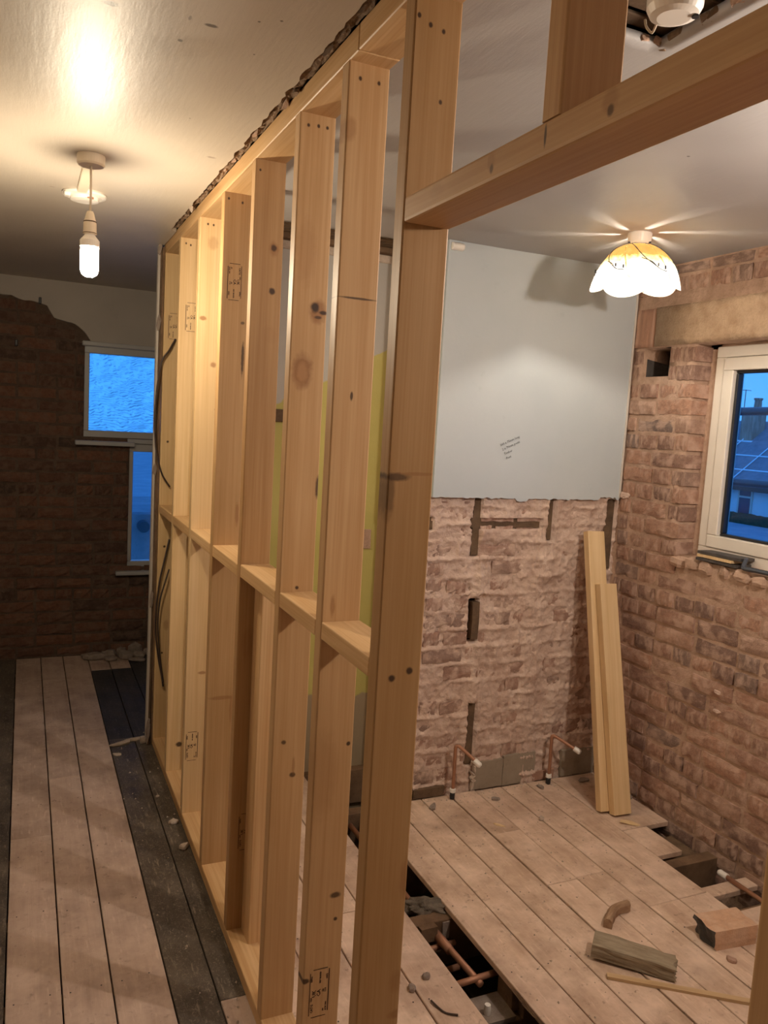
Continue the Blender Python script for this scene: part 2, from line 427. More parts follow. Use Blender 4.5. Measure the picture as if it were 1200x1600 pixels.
# dark lining of the vent hole
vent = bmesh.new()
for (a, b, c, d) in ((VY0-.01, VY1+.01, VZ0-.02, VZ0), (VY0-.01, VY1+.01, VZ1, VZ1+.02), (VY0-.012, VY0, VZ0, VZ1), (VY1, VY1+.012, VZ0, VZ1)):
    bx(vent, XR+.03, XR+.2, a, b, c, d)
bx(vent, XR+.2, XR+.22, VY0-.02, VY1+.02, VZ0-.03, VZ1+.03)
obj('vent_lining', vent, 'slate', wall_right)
# stone lintel over the window and the block beside it
def rough_box(x0, x1, y0, y1, z0, z1, step, amp, seed):
    bm = bmesh.new()
    bmesh.ops.create_cube(bm, size=1)
    bmesh.ops.subdivide_edges(bm, edges=bm.edges[:], cuts=5, use_grid_fill=True)
    for v in bm.verts:
        v.co = Vector(((x0+x1)/2+v.co.x*(x1-x0), (y0+y1)/2+v.co.y*(y1-y0), (z0+z1)/2+v.co.z*(z1-z0)))
        v.co += Vector((fb(v.co.y*12, v.co.z*12, seed), fb(v.co.x*12, v.co.z*12, seed+5)*.5, fb(v.co.x*9, v.co.y*9, seed+9)*.7))*amp
    return bm
obj('stone_lintel', rough_box(XR-.004, XR+.15, 1.32, 2.828, 2.032, 2.20, .05, .005, 2), 'stone', wall_right, smooth=True)
obj('stone_block', rough_box(XR-.002, XR+.10, 2.842, 2.968, 2.032, 2.20, .05, .005, 8), 'brick', wall_right, smooth=True)
# rough rubble along the sill edge
R = random.Random(5); y = 1.5
while y < 2.60:
    L = R.uniform(.05, .11); h = R.uniform(.03, .05)
    obj('sill_stone', chunk(int(y*1000), L, .10, h, 6, .2), 'mortar' if R.random() < .6 else 'brick', wall_right, (XR+.035+R.uniform(-.012, .006), y+L/2, 1.088+R.uniform(0, .01)), (R.uniform(-.1, .1), R.uniform(-.1, .1), PI/2+R.uniform(-.2, .2)))
    y += L*.95
obj('sill_bed', rough_box(XR+.02, XR+.12, WY0, WY1, 1.10, 1.142, .05, .005, 12), 'mortar', wall_right, smooth=True)
# loose mortar lumps on the face
for (y, z, s) in ((2.283, .632, .035), (2.279, .555, .03), (2.93, 1.36, .05)):
    obj('mortar_lump', chunk(int(y*99+z*77), s*.6, s, .012, 8, .3), 'mortar_b', wall_right, (XR+.002, y, z), (.4, -PI/2, 0))

# window_1: white casement with black gasket, glass
fr_x0, fr_x1 = XR+.082, XR+.145
win1 = bpy.data.objects.new('window_1', None); C.objects.link(win1); win1.location = (fr_x0, 2.0, 1.15); WL[win1] = Vector((fr_x0, 2.0, 1.15)); struct(win1, 'white plastic casement window in the brick wall')
def frame(y0, y1, z0, z1, t, x0, x1, name, mat, parent):
    for (a, b, c, d) in ((y0, y1, z0, z0+t), (y0, y1, z1-t, z1), (y0, y0+t, z0+t, z1-t), (y1-t, y1, z0+t, z1-t)):
        obj(name, box_bm(x0, x1, a, b, c, d, .004, 2), mat, parent)
frame(1.46, 2.545, 1.142, 2.02, .045, fr_x0, fr_x1, 'window_frame', 'upvc', win1)
obj('reveal_fill', box_bm(fr_x0+.012, fr_x1, 2.535, 2.60, 1.10, 2.05), 'mortar', wall_right); obj('reveal_fill', box_bm(fr_x0+.012, fr_x1, 1.40, 2.6, 2.012, 2.06), 'mortar', wall_right); obj('reveal_fill', box_bm(fr_x0+.012, fr_x1, 1.38, 1.47, 1.10, 2.05), 'mortar', wall_right)
frame(1.507, 2.498, 1.189, 1.973, .052, fr_x0-.006, fr_x1-.004, 'sash', 'upvc', win1)
frame(1.5585, 2.4465, 1.2405, 1.9215, .012, fr_x0+.012, fr_x1-.02, 'gasket', 'black', win1)
tg = NT('clear_glass'); tr = tg.n('BsdfTransparent'); tr.inputs[0].default_value = (.93, .96, 1, 1); gl = tg.n('BsdfGlossy'); gl.inputs['Roughness'].default_value = .02
mx = tg.n('MixShader'); fz = tg.n('Fresnel'); fz.inputs[0].default_value = 1.25; tg.l(fz.outputs[0], mx.inputs[0]); tg.l(tr.outputs[0], mx.inputs[1]); tg.l(gl.outputs[0], mx.inputs[2]); tg.l(mx.outputs[0], tg.out.inputs[0])
M['glass'] = tg.m
obj('pane', box_bm(fr_x0+.03, fr_x0+.036, 1.565, 2.44, 1.247, 1.915), 'glass', win1)

# ------------------------------------------------------------------ chimney breast (grey plaster above, stripped brick below)
bz1 = 1.335
slots = [(1.195, 1.232, 1.075, 1.335), (1.575, 1.612, 1.14, 1.335), (1.185, 1.545, 1.196, 1.242), (1.205, 1.258, .69, .886), (1.238, 1.275, .12, .41), (1.905, 1.96, 1.0, 1.335), (.978, 1.0, 1.19, 1.245)]
def breast_d(x, z):
    d = .005*fb(x*9, z*9, 1)+.0065*(1-2*abs(fb(x*24, z*24, 4)))+.0034*fb(x*75, z*75, 5)-.004
    cz = (z-.045+.006*fb(x*6, z*2, 12)) % .078; jd = min(cz, .078-cz)
    d += .011*max(0, 1-jd/.016)*max(0, .55+1.3*fb(x*7, z*13, 3))
    row = int((z-.045)//.078); cx = (x-.905+(.0 if row % 2 else .112)+.01*fb(z*9, x*2, 8)) % .225; jx = min(cx, .225-cx)
    d += .009*max(0, 1-jx/.015)*max(0, .5+1.2*fb(x*9, z*7, 6))
    s = max(0, 1-abs(x-1.575+.03*math.sin(z*3))/.06)
    s2 = max(0, 1-abs(x-1.265)/.04)*(1 if z < .68 or .9 < z < 1.08 else 0)
    d += .012*min(1, s*2)+.009*min(1, s2*2)
    if s > 0 or s2 > 0: d += .0032*math.sin(x*380+3*fb(x*3, z*2, 9))
    m = fb(x*4.2, z*4.2, 7)
    d += .011*max(0, min(1, m*3.0+.02))
    d += .010*max(0, min(1, (z-1.05)*6))
    for (a, b, c, e) in slots:
        if a < x < b and c < z < e: d = -.03
    return d
xs = cuts(.978, 1.985, .0062, [a for s in slots for a in s[:2]]); zz = cuts(-.03, bz1+.02, .0065, [a for s in slots for a in s[2:]])
bm = grid_me(xs, zz, lambda x, z: (x, YB+.012-breast_d(x+1e-5, z+1e-5), z))
wall_breast = struct(obj('wall_breast', bm, 'mortar_b', smooth=True), 'stripped chimney breast wall with grey plaster left on its upper half')
bb = brick_set('brick_b', 7, .002, .004, 300)
nocol = [(1.515, 1.625, 0, 1.1)]
lay_bricks(wall_breast, bb, lambda p, q: ((p, YB+.0085), 0), .98, 1.96, .045, 1.32, slots+nocol+[(1.2, 1.68, 0, .13), (1.73, 1.97, 0, .13)], 21, course=.078, joint=.018, depth_jit=.005, skip=.10, header=.3)
# timber grounds let into the slots
for (a, b, c, e) in slots:
    if (a, c) == (1.205, .69): continue
    obj('timber_ground', rough_box(a+.001, b-.001, YB+.012, YB+.04, c+.002, e-.002, .05, .003, int(a*100)), 'old_timber', wall_breast, smooth=False)
obj('timber_plug', rough_box(1.222, 1.256, YB+.004, YB+.04, .70, .868, .05, .003, 44), 'old_timber', wall_breast)
obj('hole_lining', box_bm(1.20, 1.262, YB+.042, YB+.05, .68, .895), 'dirt', wall_breast)
obj('skirting_ground', rough_box(.978, 1.13, YB-.012, YB+.02, .002, .042, .05, .004, 60), 'old_timber', wall_breast)
obj('skirting_ground', rough_box(1.60, 1.72, YB-.010, YB+.02, .002, .045, .05, .004, 61), 'brick', wall_breast)
for (a, b, zt, sd) in ((1.285, 1.435, .128, 3), (1.437, 1.612, .142, 4), (1.765, 1.955, .128, 5)):
    obj('cement_patch', rough_box(a, b, YB-.006, YB+.02, .0, zt, .05, .0025, sd), 'cement', wall_breast)
R = random.Random(3)
for k in range(9):
    z = .02+k*.016
    obj('mortar_lump', chunk(900+k, .03, .012, .02, 6, .3), 'chip', wall_breast, (1.272+R.uniform(-.005, .005), YB-.006, z), (PI/2, R.uniform(0, 3), 0))
# grey plaster sheet with a broken lower edge
Rn = random.Random(11)
xs = lin(.974, 1.953, .012)
bot = {x: bz1-.004+.006*fb(x*40, 0, 3)+(.012 if 1.84 < x < 1.93 else 0)+(-.012 if 1.38 < x < 1.44 else 0) for x in xs}
bm = bmesh.new(); col = []
for x in xs: col.append([bm.verts.new((x, YB-.022, z)) for z in [bot[x]]+lin(1.36, H+.01, .10)])
for A, B in zip(col, col[1:]):
    for k in range(len(A)-1): bm.faces.new((A[k], B[k], B[k+1], A[k+1]))
pl = obj('plaster_sheet', bm, 'plaster_g', wall_breast)
solid(pl, .03, -1)
if pl.data.polygons[0].normal.y > 0: pl.modifiers[0].offset = 1
obj('plaster_edge', rough_box(1.949, 1.958, YB-.026, YB+.01, bz1+.005, H, .05, .002, 77), 'plaster_n', wall_breast)
# body of the breast
obj('breast_core', box_bm(.982, 2.0, YB+.045, YA+.1, -.3, 2.75), 'mortar_b', wall_breast)

# ------------------------------------------------------------------ alcove wall: yellow paint, grey patches
t = NT('yellow_paint_on_plaster'); co = t.coord(False); s_ = t.n('SeparateXYZ'); t.l(co, s_.inputs[0])
nz = t.noise(co, 5, 4); n2 = t.noise(co, 2.2, 3)
zz_ = t.math('ADD', s_.outputs[2], t.math('MULTIPLY', t.math('SUBTRACT', nz, .5), .12))
lim = t.math('ADD', t.math('MULTIPLY', s_.outputs[0], .55), 1.45)
f = t.mrange(t.math('SUBTRACT', zz_, lim), -.004, .004, 0, 1)
colr = t.mix(f, t.ramp(n2, [(.3, (.40,.35,.10)), (.7, (.48,.42,.14))]), (.42,.40,.37))
f2 = t.mrange(t.math('ADD', s_.outputs[2], t.math('MULTIPLY', t.math('SUBTRACT', nz, .5), .2)), .33, .34, 1, 0)
colr = t.mix(f2, colr, (.30,.235,.15))
M['yellow'] = t.fin(colr, .65, t.bump(t.noise(co, 40, 3), .15, .004), .3)
wall_alcove = struct(obj('wall_alcove', box_bm(.085, .99, YA, YA+.1, -.3, 2.75), 'yellow'), 'alcove wall with worn yellow paint behind the studs')
obj('rail', box_bm(.10, .60, YA-.014, YA+.002, 1.605, 1.66, .003), 'old_timber', wall_alcove)
obj('plaster_patch', rough_box(.80, .9, YA-.008, YA+.002, 1.04, 1.13, .05, .004, 31), 'mortar', wall_alcove)
obj('alcove_side', box_bm(.976, .984, YB+.03, YA+.02, -.1, 2.75), 'mortar_b', wall_alcove)

# ------------------------------------------------------------------ far landing wall with two windows
FW = [(-.238, .42, 1.432, 2.012), (.045, .412, .585, 1.395)]
xs = cuts(XL-.1, 1.05, .05, [a for w in FW for a in w[:2]]); zz = cuts(-.3, 2.75, .05, [a for w in FW for a in w[2:]])
bm = grid_me(xs, zz, lambda x, z: (x, YF+.011+.005*fb(x*12, z*12, 8), z), lambda u, z: not inside(u, z, FW))
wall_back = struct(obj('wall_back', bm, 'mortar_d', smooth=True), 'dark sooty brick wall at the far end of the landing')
solid(wall_back, .18, -1)
if wall_back.data.polygons[0].normal.y > 0: wall_back.modifiers[0].offset = 1
rag = [(-1.3, 2.26), (-.75, 2.253), (-.66, 2.262), (-.616, 2.24), (-.52, 2.235), (-.455, 2.219), (-.425, 2.15), (-.36, 2.138), (-.307, 2.13), (-.25, 2.09), (-.222, 2.06), (-.214, 2.02), (-.2, 2.02)]
def rag_z(x):
    for (a, b), (c, d) in zip(rag, rag[1:]):
        if a <= x <= c: return b+(d-b)*(x-a)/(c-a)
    return 2.02
bd = brick_set('brick_d', 8, .0025, .006, 500)
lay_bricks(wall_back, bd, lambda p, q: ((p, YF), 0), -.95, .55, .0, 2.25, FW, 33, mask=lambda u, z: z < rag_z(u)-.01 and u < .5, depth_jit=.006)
xs = lin(-1.28, 1.0, .02); bm = bmesh.new(); col = []
for x in xs:
    zb = rag_z(x)+.006*fb(x*30, 2, 3); col.append([bm.verts.new((x, YF-.018, z)) for z in (zb, zb+.02, H+.02)])
for A, B in zip(col, col[1:]):
    for k in range(2): bm.faces.new((A[k], B[k], B[k+1], A[k+1]))
pl = solid(obj('plaster_sheet', bm, 'plaster_w', wall_back), .03, -1)
if pl.data.polygons[0].normal.y > 0: pl.modifiers[0].offset = 1
for (x, z) in ((-.50, 2.245), (-.63, 1.98)):
    obj('wall_plug', box_bm(x-.008, x+.008, YF-.022, YF, z-.02, z+.02, .003), 'black', wall_back)
# obscured glass: strong relief, refracting the sky
t = NT('obscured_glass'); co = t.coord(False); wv = t.n('TexWave'); wv.wave_type = 'BANDS'; wv.bands_direction = 'Z'
wv.inputs['Scale'].default_value = 17; wv.inputs['Distortion'].default_value = 17; wv.inputs['Detail'].default_value = 2.0; wv.inputs['Detail Scale'].default_value = .7
t.l(t.scale(co, (.8, 1, 1)), wv.inputs['Vector'])
rf = t.n('BsdfRefraction'); rf.inputs['Roughness'].default_value = .03; rf.inputs['IOR'].default_value = 1.3; rf.inputs[0].default_value = (.8, .92, 1, 1)
t.l(t.bump(wv.outputs[1], .7, .01), rf.inputs['Normal'])
tr = t.n('BsdfTransparent'); tr.inputs[0].default_value = (.8, .92, 1, 1); mx = t.n('MixShader'); mx.inputs[0].default_value = .55
t.l(tr.outputs[0], mx.inputs[1]); t.l(rf.outputs[0], mx.inputs[2]); t.l(mx.outputs[0], t.out.inputs[0]); M['obscure'] = t.m
def far_window(n, x0, x1, z0, z1, t_, glass, label):
    w = bpy.data.objects.new('window_%d' % n, None); C.objects.link(w); w.location = ((x0+x1)/2, YF, z0); WL[w] = Vector(w.location); struct(w, label)
    for (a, b, c, d) in ((x0, x1, z0, z0+t_), (x0, x1, z1-t_*1.3, z1), (x0, x0+t_*.75, z0+t_, z1-t_*1.3), (x1-t_, x1, z0+t_, z1-t_*1.3)):
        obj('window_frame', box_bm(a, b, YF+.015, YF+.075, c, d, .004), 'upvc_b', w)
    obj('pane', box_bm(x0+t_*.6, x1-t_*.5, YF+.045, YF+.051, z0+t_*.5, z1-t_*.8), glass, w)
    return w
w2 = far_window(2, -.242, .417, 1.428, 2.017, .045, 'obscure', 'upper landing window with rippled obscured glass')
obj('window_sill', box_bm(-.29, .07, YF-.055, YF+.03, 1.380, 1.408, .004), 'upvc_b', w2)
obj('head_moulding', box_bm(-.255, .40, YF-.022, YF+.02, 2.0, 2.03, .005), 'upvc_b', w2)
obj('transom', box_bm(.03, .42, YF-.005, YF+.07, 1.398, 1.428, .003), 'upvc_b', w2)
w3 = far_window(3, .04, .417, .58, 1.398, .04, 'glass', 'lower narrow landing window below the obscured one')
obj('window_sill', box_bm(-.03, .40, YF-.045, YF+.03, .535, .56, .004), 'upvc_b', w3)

# ------------------------------------------------------------------ hidden shell
struct(obj('wall_left', box_bm(XL-.1, XL, YN, YF+.1, -.3, 2.75), 'plaster_n'), 'plain landing wall out of view on the left')
struct(obj('wall_near', box_bm(XL-.1, 2.2, YN-.1, YN, -.3, 2.75), 'plaster_n'), 'plain wall behind the camera')
struct(obj('wall_stair', box_bm(.95, 1.05, YA+.05, YF+.1, -.3, 2.75), 'plaster_w'), 'wall closing the landing behind the partition')
struct(obj('light_block_slab', box_bm(XL-.1, 2.3, YN-.1, YF+.3, 2.70, 2.78), 'old_timber'), 'unseen slab added above the ceiling to keep sky light out')  # added unseen slab so no sky light leaks through the ceiling holes

# ------------------------------------------------------------------ ceilings
def ragedge(y): return -.030+.007*fb(y*16, 0, 1)+.004*fb(y*60, 3, 2)
ys = lin(YN, YF+.02, .02)
bm = bmesh.new(); rows = []
for y in ys:
    e = ragedge(y) if .2 < y < 3.55 else (-.004 if y <= 3.93 else .95)
    rows.append([bm.verts.new((x, y, H)) for x in [XL, -.9, -.6, -.35, -.15, e]])
for A, B in zip(rows, rows[1:]):
    for k in range(5): bm.faces.new((A[k], A[k+1], B[k+1], B[k]))
ceil_l = struct(obj('ceiling', bm, 'ceil_l'), 'glossy cream painted ceiling over the landing')
solid(ceil_l, .022, 1)
if ceil_l.data.polygons[0].normal.z < 0: ceil_l.modifiers[0].offset = -1
# torn lath and plaster showing in the slot beside the top plate
R = random.Random(17); y = .3
while y < 3.55:
    L = R.uniform(.03, .09)
    obj('plaster_nib', chunk(int(y*1000)+3, L, .014, .010, 7, .3), R.choice(['slot', 'mortar', 'old_timber', 'slot']), ceil_l, (-.014+R.uniform(-.006, .004), y+L/2, H+.001+R.uniform(0, .012)), (R.uniform(-.2, .2), R.uniform(-.3, .3), PI/2+R.uniform(-.1, .1)))
    y += L*R.uniform(1.2, 3.5)
ys = lin(.2, 3.75, .012); bm = grid_me([-.06, -.034, -.026, -.019, -.012, -.006, -.001], ys, lambda x, y: (x, y, H+.012+.009*fb(y*22, x*90, 2)+(.01 if x < -.05 else 0)))
obj('broken_plaster_edge', bm, 'slot', ceil_l)
for (y, w) in ((3.12, .06),):
    obj('torn_paper', chunk(int(y*50), .06, .02, .006, 6, .3), 'chip', ceil_l, (-.026, y, H-.006), (.3, .2, 1.3))
# right room ceiling with the hole and the torn strip in the alcove
xs = cuts(.04, 2.02, .03, [.36, .53]); ys = cuts(YN, YA+.02, .03, [1.02, 1.30, 3.1])
def hole(x, y):
    n = .012*fb(x*30, y*30, 6)
    return (.335+n < x < .535+n and .95 < y < 1.305+n) or (y > 3.10+n and x < .985)
def cpos(x, y): return (x, y, H+.0015*fb(x*2, y*2, 3))
bm = grid_me(xs, ys, cpos, lambda x, y: not hole(x, y))
ceil_r = struct(obj('ceiling_room', bm, 'ceil_r', smooth=True), 'glossy grey painted ceiling of the stripped room')
solid(ceil_r, .018, 1)
if ceil_r.data.polygons[0].normal.z < 0: ceil_r.modifiers[0].offset = -1
for k in range(7): obj('lath', box_bm(.28, .60, .96+k*.052, .995+k*.052, H+.028, H+.036, .002), 'old_timber', ceil_r)
for k in range(22):
    R.seed(k); a = R.uniform(0, 1); e = R.choice('abc')
    p = (.345+.19*a, 1.302) if e == 'a' else ((.34, .96+.33*a) if e == 'b' else (.533, .96+.33*a))
    obj('plaster_nib', chunk(700+k, R.uniform(.02, .05), .016, .014, 6, .3), R.choice(['slot', 'mortar', 'joist']), ceil_r, (p[0], p[1], H+.004), (R.uniform(-.3, .3), R.uniform(-.3, .3), 0 if e == 'a' else PI/2))
for k in range(6): obj('lath', box_bm(.10, .975, 3.115+k*.05, 3.15+k*.05, H+.02, H+.028, .002), 'old_timber', ceil_r)
obj('ceiling_joist', box_bm(.10, .975, 3.36, 3.41, H-.0, H+.09, .002), 'joist', ceil_r)
obj('plaster_crumb', box_bm(.10, .975, 3.405, 3.42, H-.035, H+.0, .004), 'chip', ceil_r)

# ------------------------------------------------------------------ floor
floor = struct(obj('floor', box_bm(XL-.1, 2.3, YN-.1, YF+.1, -.34, -.30), 'dirt'), 'bare old floorboards with lifted boards')
BW = .1365
bmeshes = {}
def board(x0, x1, y0, y1, mat, z=0.0, th=.021):
    key = (round(x1-x0, 4), round(y1-y0, 3), mat)
    if key not in bmeshes:
        b = box_bm(0, x1-x0, 0, y1-y0, -th, 0, .0018); me = mesh_from(b, 'floorboard'); me.materials.append(M[mat]); bmeshes[key] = me
    return obj('floorboard', bmeshes[key], None, floor, (x0, y0, z))
R = random.Random(8)
g = .0022
# landing boards
def run(x0, x1, joints, mats, dz=0):
    js = [YN]+joints+[YF+.01]
    for i, (a, b) in enumerate(zip(js, js[1:])):
        board(x0+g, x1-g, a+.001, b-.001, mats[i % len(mats)] if len(mats) > 1 else mats[0], dz+R.uniform(-.0012, .0012))
for i in range(4): run(-1.25+i*.1575, -1.25+(i+1)*.1575, [1.1+.37*i, 3.0+.2*i], ['board_dark'])
run(-.62, -.475, [1.2, 3.13], ['board_l']); run(-.475, -.343, [.7, 3.62, 5.0], ['board_l']); run(-.343, -.193, [1.5, 4.15], ['board_l'])
run(-.193, -.072, [1.1, 4.0, 5.13], ['board_dark', 'board_dark', 'mat_dark', 'board_l'], -.003); run(-.072, .05, [1.7, 2.05, 3.98, 5.13], ['board_dark', 'board_l', 'board_dark', 'mat_dark', 'board_l'], -.003)
for i in range(6): run(.05+i*.15, .2+i*.15, [4.3], ['mat_dark']) if False else board(.05+i*.15+g, .2+i*.15-g, YA+.12, YF, 'mat_dark', -.003)
# room boards
for i, js in enumerate(([1.2, 2.95], [1.62, 2.9], [.9, 2.31], [1.5, 2.7])):
    a = .054+i*BW
    ys_ = [YN]+js+[YA]
    for p, q in zip(ys_, ys_[1:]): board(a+g, a+BW-g, p+.001, q-.001, 'board', R.uniform(-.001, .001))
right = {0: [.6], 1: [1.45], 2: [.9], 3: [.8, 2.225, 2.602], 4: [.8, 2.235], 5: [1.2, 2.0], 6: [1.5, 2.0, 2.612], 7: None}
for i, js in right.items():
    a = .745+i*BW; b = a+BW
    if js is None: continue
    ys_ = [YN]+js+[YB-.012]
    for k, (p, q) in enumerate(zip(ys_, ys_[1:])): board(a+g*(1.8 if i in (3,) else 1), b-g, p+.001, q-.001, 'board', R.uniform(-.0015, .0015))
a7 = .745+7*BW
board(a7+g, 1.835, YN, 1.872, 'board'); board(1.838, 1.963, YN, 1.872, 'board')
board(a7+g, 1.83, 2.255, 2.46, 'board', -.001); board(a7+g, 1.955, 2.464, YB-.012, 'board', -.001)
board(a7-.02, 1.955, 1.995, 2.055, 'board', -.022)          # short cross piece over the hole
# joists under the boards
for y in (-.9, -.45, 0, .45, .9, 1.35, 1.862, 2.225, 2.62, 3.0, 3.40, 3.85, 4.3, 4.75, 5.2):
    if abs(y-1.862) < .01:
        for (a, b, zt) in ((XL, .60, -.024), (.60, .79, -.117), (.79, 2.05, -.024)): obj('joist', box_bm(a, b, y-.045, y+.045, -.19, zt, .002), 'joist', floor)
        continue
    obj('joist', box_bm(XL, 2.05, y-.026, y+.026, -.19, -.024, .002), 'joist', floor)

b = bmesh.new(); R = random.Random(4)
xe = [.054+i*BW for i in range(4)]+[.745+i*BW for i in range(7)]+[-.62, -.475, -.343]
for y in (1.862, 2.225, 2.62, 1.35, 3.0, 3.40, 3.85, 4.3):
    for x in xe:
        if x > 0 and y > 2.9: continue
        for f_ in (.025, BW-.028):
            px_, py_, q = x+f_+R.uniform(-.006, .006), y+R.uniform(-.012, .012), .0026
            b.faces.new([b.verts.new((px_+q*math.cos(a*PI/3), py_+q*math.sin(a*PI/3), .0016)) for a in range(6)])
nh = obj('nail_heads', b, 'black', floor); nh['kind'] = 'stuff'
# ------------------------------------------------------------------ the stud partition
part = thing('stud_partition', 'new pale timber stud partition frame with noggins and a door head beam', 'stud wall', (.0445, 2.2, 0))
SW, ST = .089, .038
SY = [1.281, 1.581, 1.892, 2.291, 2.678, 3.071, 3.473, 3.861]
nail = lambda x, z, s=1: (x, z, .0045*s, .0055*s, .95, DK)
KN = {
 0: [(.017,1.534,.03,.009,.75,DK), (.005,1.50,.012,.05,.5,DK), (.06,1.54,.05,.004,.55,BR), (.031,1.166,.008,.008,.95,DK), (.066,1.178,.008,.008,.95,DK), (.089,.491,.03,.012,.6,BR), (.089,.56,.03,.03,.4,BR), (.089,.771,.02,.05,.5,BR), (.057,2.172,.004,.005,.9,DK), nail(.008,2.30), nail(.03,2.29), nail(.055,2.285), (.085,.40,.014,.02,.6,DK)],
 1: [(.042,1.679,.004,.012,.9,DK), (.045,1.879,.055,.0028,.85,DK), (.078,.917,.006,.006,.95,DK), (.066,.562,.016,.009,.85,DK), (.070,.504,.006,.006,.95,DK), (.004,.366,.013,.008,.9,DK), (.024,1.231,.007,.03,.6,BR), (.008,2.209,.018,.028,.45,BR), nail(.025,2.308), nail(.066,2.307), (.02,.85,.04,.12,.25,BR)],
 2: [(.066,1.885,.026,.034,.8,BR), (.058,1.895,.013,.015,.97,DK), (.080,1.884,.014,.006,.95,DK), (.068,1.872,.012,.005,.8,DK), (.033,1.74,.030,.052,.9,(.24,.11,.042)), (.033,1.738,.017,.030,.8,(.36,.19,.08)), (.088,1.457,.009,.035,.85,DK), (.029,.801,.008,.007,.8,DK), (.056,.711,.010,.008,.85,DK), (.058,.735,.005,.03,.5,BR), (.045,1.204,.006,.006,.95,DK), nail(.021,2.311), nail(.046,2.313), nail(.068,2.313), (.03,2.02,.03,.09,.25,BR)],
 3: [(.062,2.099,.017,.024,.6,BR), (.062,2.102,.010,.012,.85,DK), (.062,1.983,.011,.012,.95,DK), nail(.014,2.309,.8), (.06,1.86,.03,.03,.15,BR), (.03,.95,.02,.06,.3,BR)],
 4: [(.079,1.813,.006,.07,.85,DK), nail(.015,2.318), nail(.06,2.311), (.05,.646,.05,.009,.6,BR), (.085,.6,.008,.06,.5,BR), (.080,1.29,.008,.05,.6,BR), (.075,1.928,.008,.006,.7,DK)],
 5: [(.021,1.975,.017,.010,.8,BR), (.065,1.807,.014,.012,.75,BR), (.063,.611,.02,.008,.7,BR), nail(.029,2.316), nail(.05,2.315), (.082,1.64,.010,.006,.7,BR), (.05,2.25,.025,.03,.3,BR)],
 6: [(.055,.157,.018,.014,.9,DK), nail(.022,2.316), nail(.041,2.311)],
 7: [(.031,1.481,.007,.007,.95,DK), (.046,1.164,.018,.02,.6,BR), (.03,.983,.007,.007,.95,DK), (.05,.6,.02,.03,.4,BR), (.032,.464,.006,.006,.95,DK)],
}
TINT = [((.44,.235,.085), (.56,.335,.15)), ((.49,.275,.115), (.62,.39,.19)), ((.48,.27,.11), (.60,.375,.18)), ((.42,.22,.08), (.54,.32,.14)),
        ((.46,.26,.10), (.58,.36,.165)), ((.56,.36,.16), (.68,.47,.24)), ((.56,.36,.16), (.68,.47,.24)), ((.56,.35,.15), (.67,.46,.23))]
studs = []
for i, y in enumerate(SY):
    tn = tuple(tuple(q*(.80, .88, .88, .82, .88, 1, 1, 1)[i] for q in c_) for c_ in TINT[i])
    M['stud%d' % i] = wood('pine_stud_%d' % i, 'Z', tn, KN[i])
    studs.append(obj('stud', timber_bm(2.338-.038, SW, ST), 'stud%d' % i, part, (0, y, .038)))
    for p in studs[-1].data.vertices: p.co.z += .038
    studs[-1].location.z -= .038
# jack stud fixed to the fourth stud under the noggin
obj('jack_stud', timber_bm(1.156-.038, .089, .085), 'wood_z', part, (.046, 2.205, .038))
# bottom plate, top plate in two lengths
obj('bottom_plate', box_bm(0, SW, 1.2, 3.90, 0, .038, .002), 'wood_y', part)
obj('top_plate', box_bm(0, SW, 1.535, 3.90, 2.338, 2.388, .002), 'wood_y', part)
obj('top_plate', box_bm(0, SW, .35, 1.532, 2.338, 2.388, .002), 'wood_y', part)
for i, (a, b) in enumerate(zip(SY, SY[1:])):
    zt = (1.197, 1.194, 1.190, 1.184, 1.183, 1.182, 1.182)[i]
    obj('noggin', box_bm(0, SW, a+ST+.0006, b-.0006, zt-.038, zt, .003, 2), 'wood_y', part)
# door head, cripple stud and near jamb
obj('door_header', box_bm(0, SW, .35, 1.280, 1.966, 2.008, .005, 2), 'wood_head', part)
obj('cripple_stud', timber_bm(2.338-2.008, SW, ST), 'wood_headz', part, (0, .846, 2.008))
obj('jamb_stud', timber_bm(1.966, SW, ST), 'wood_headz', part, (0, .417, 0))
# screws low on two studs
for (i, pts) in ((4, ((.052, .066), (.066, .066), (.078, .066))), (6, ((.025, .072), (.05, .068)))):
    for (x, z) in pts:
        b = bmesh.new(); tube(b, [(x, SY[i]-.002, z), (x, SY[i]+.01, z)], .0035, 8); obj('screw', b, 'screw', studs[i])

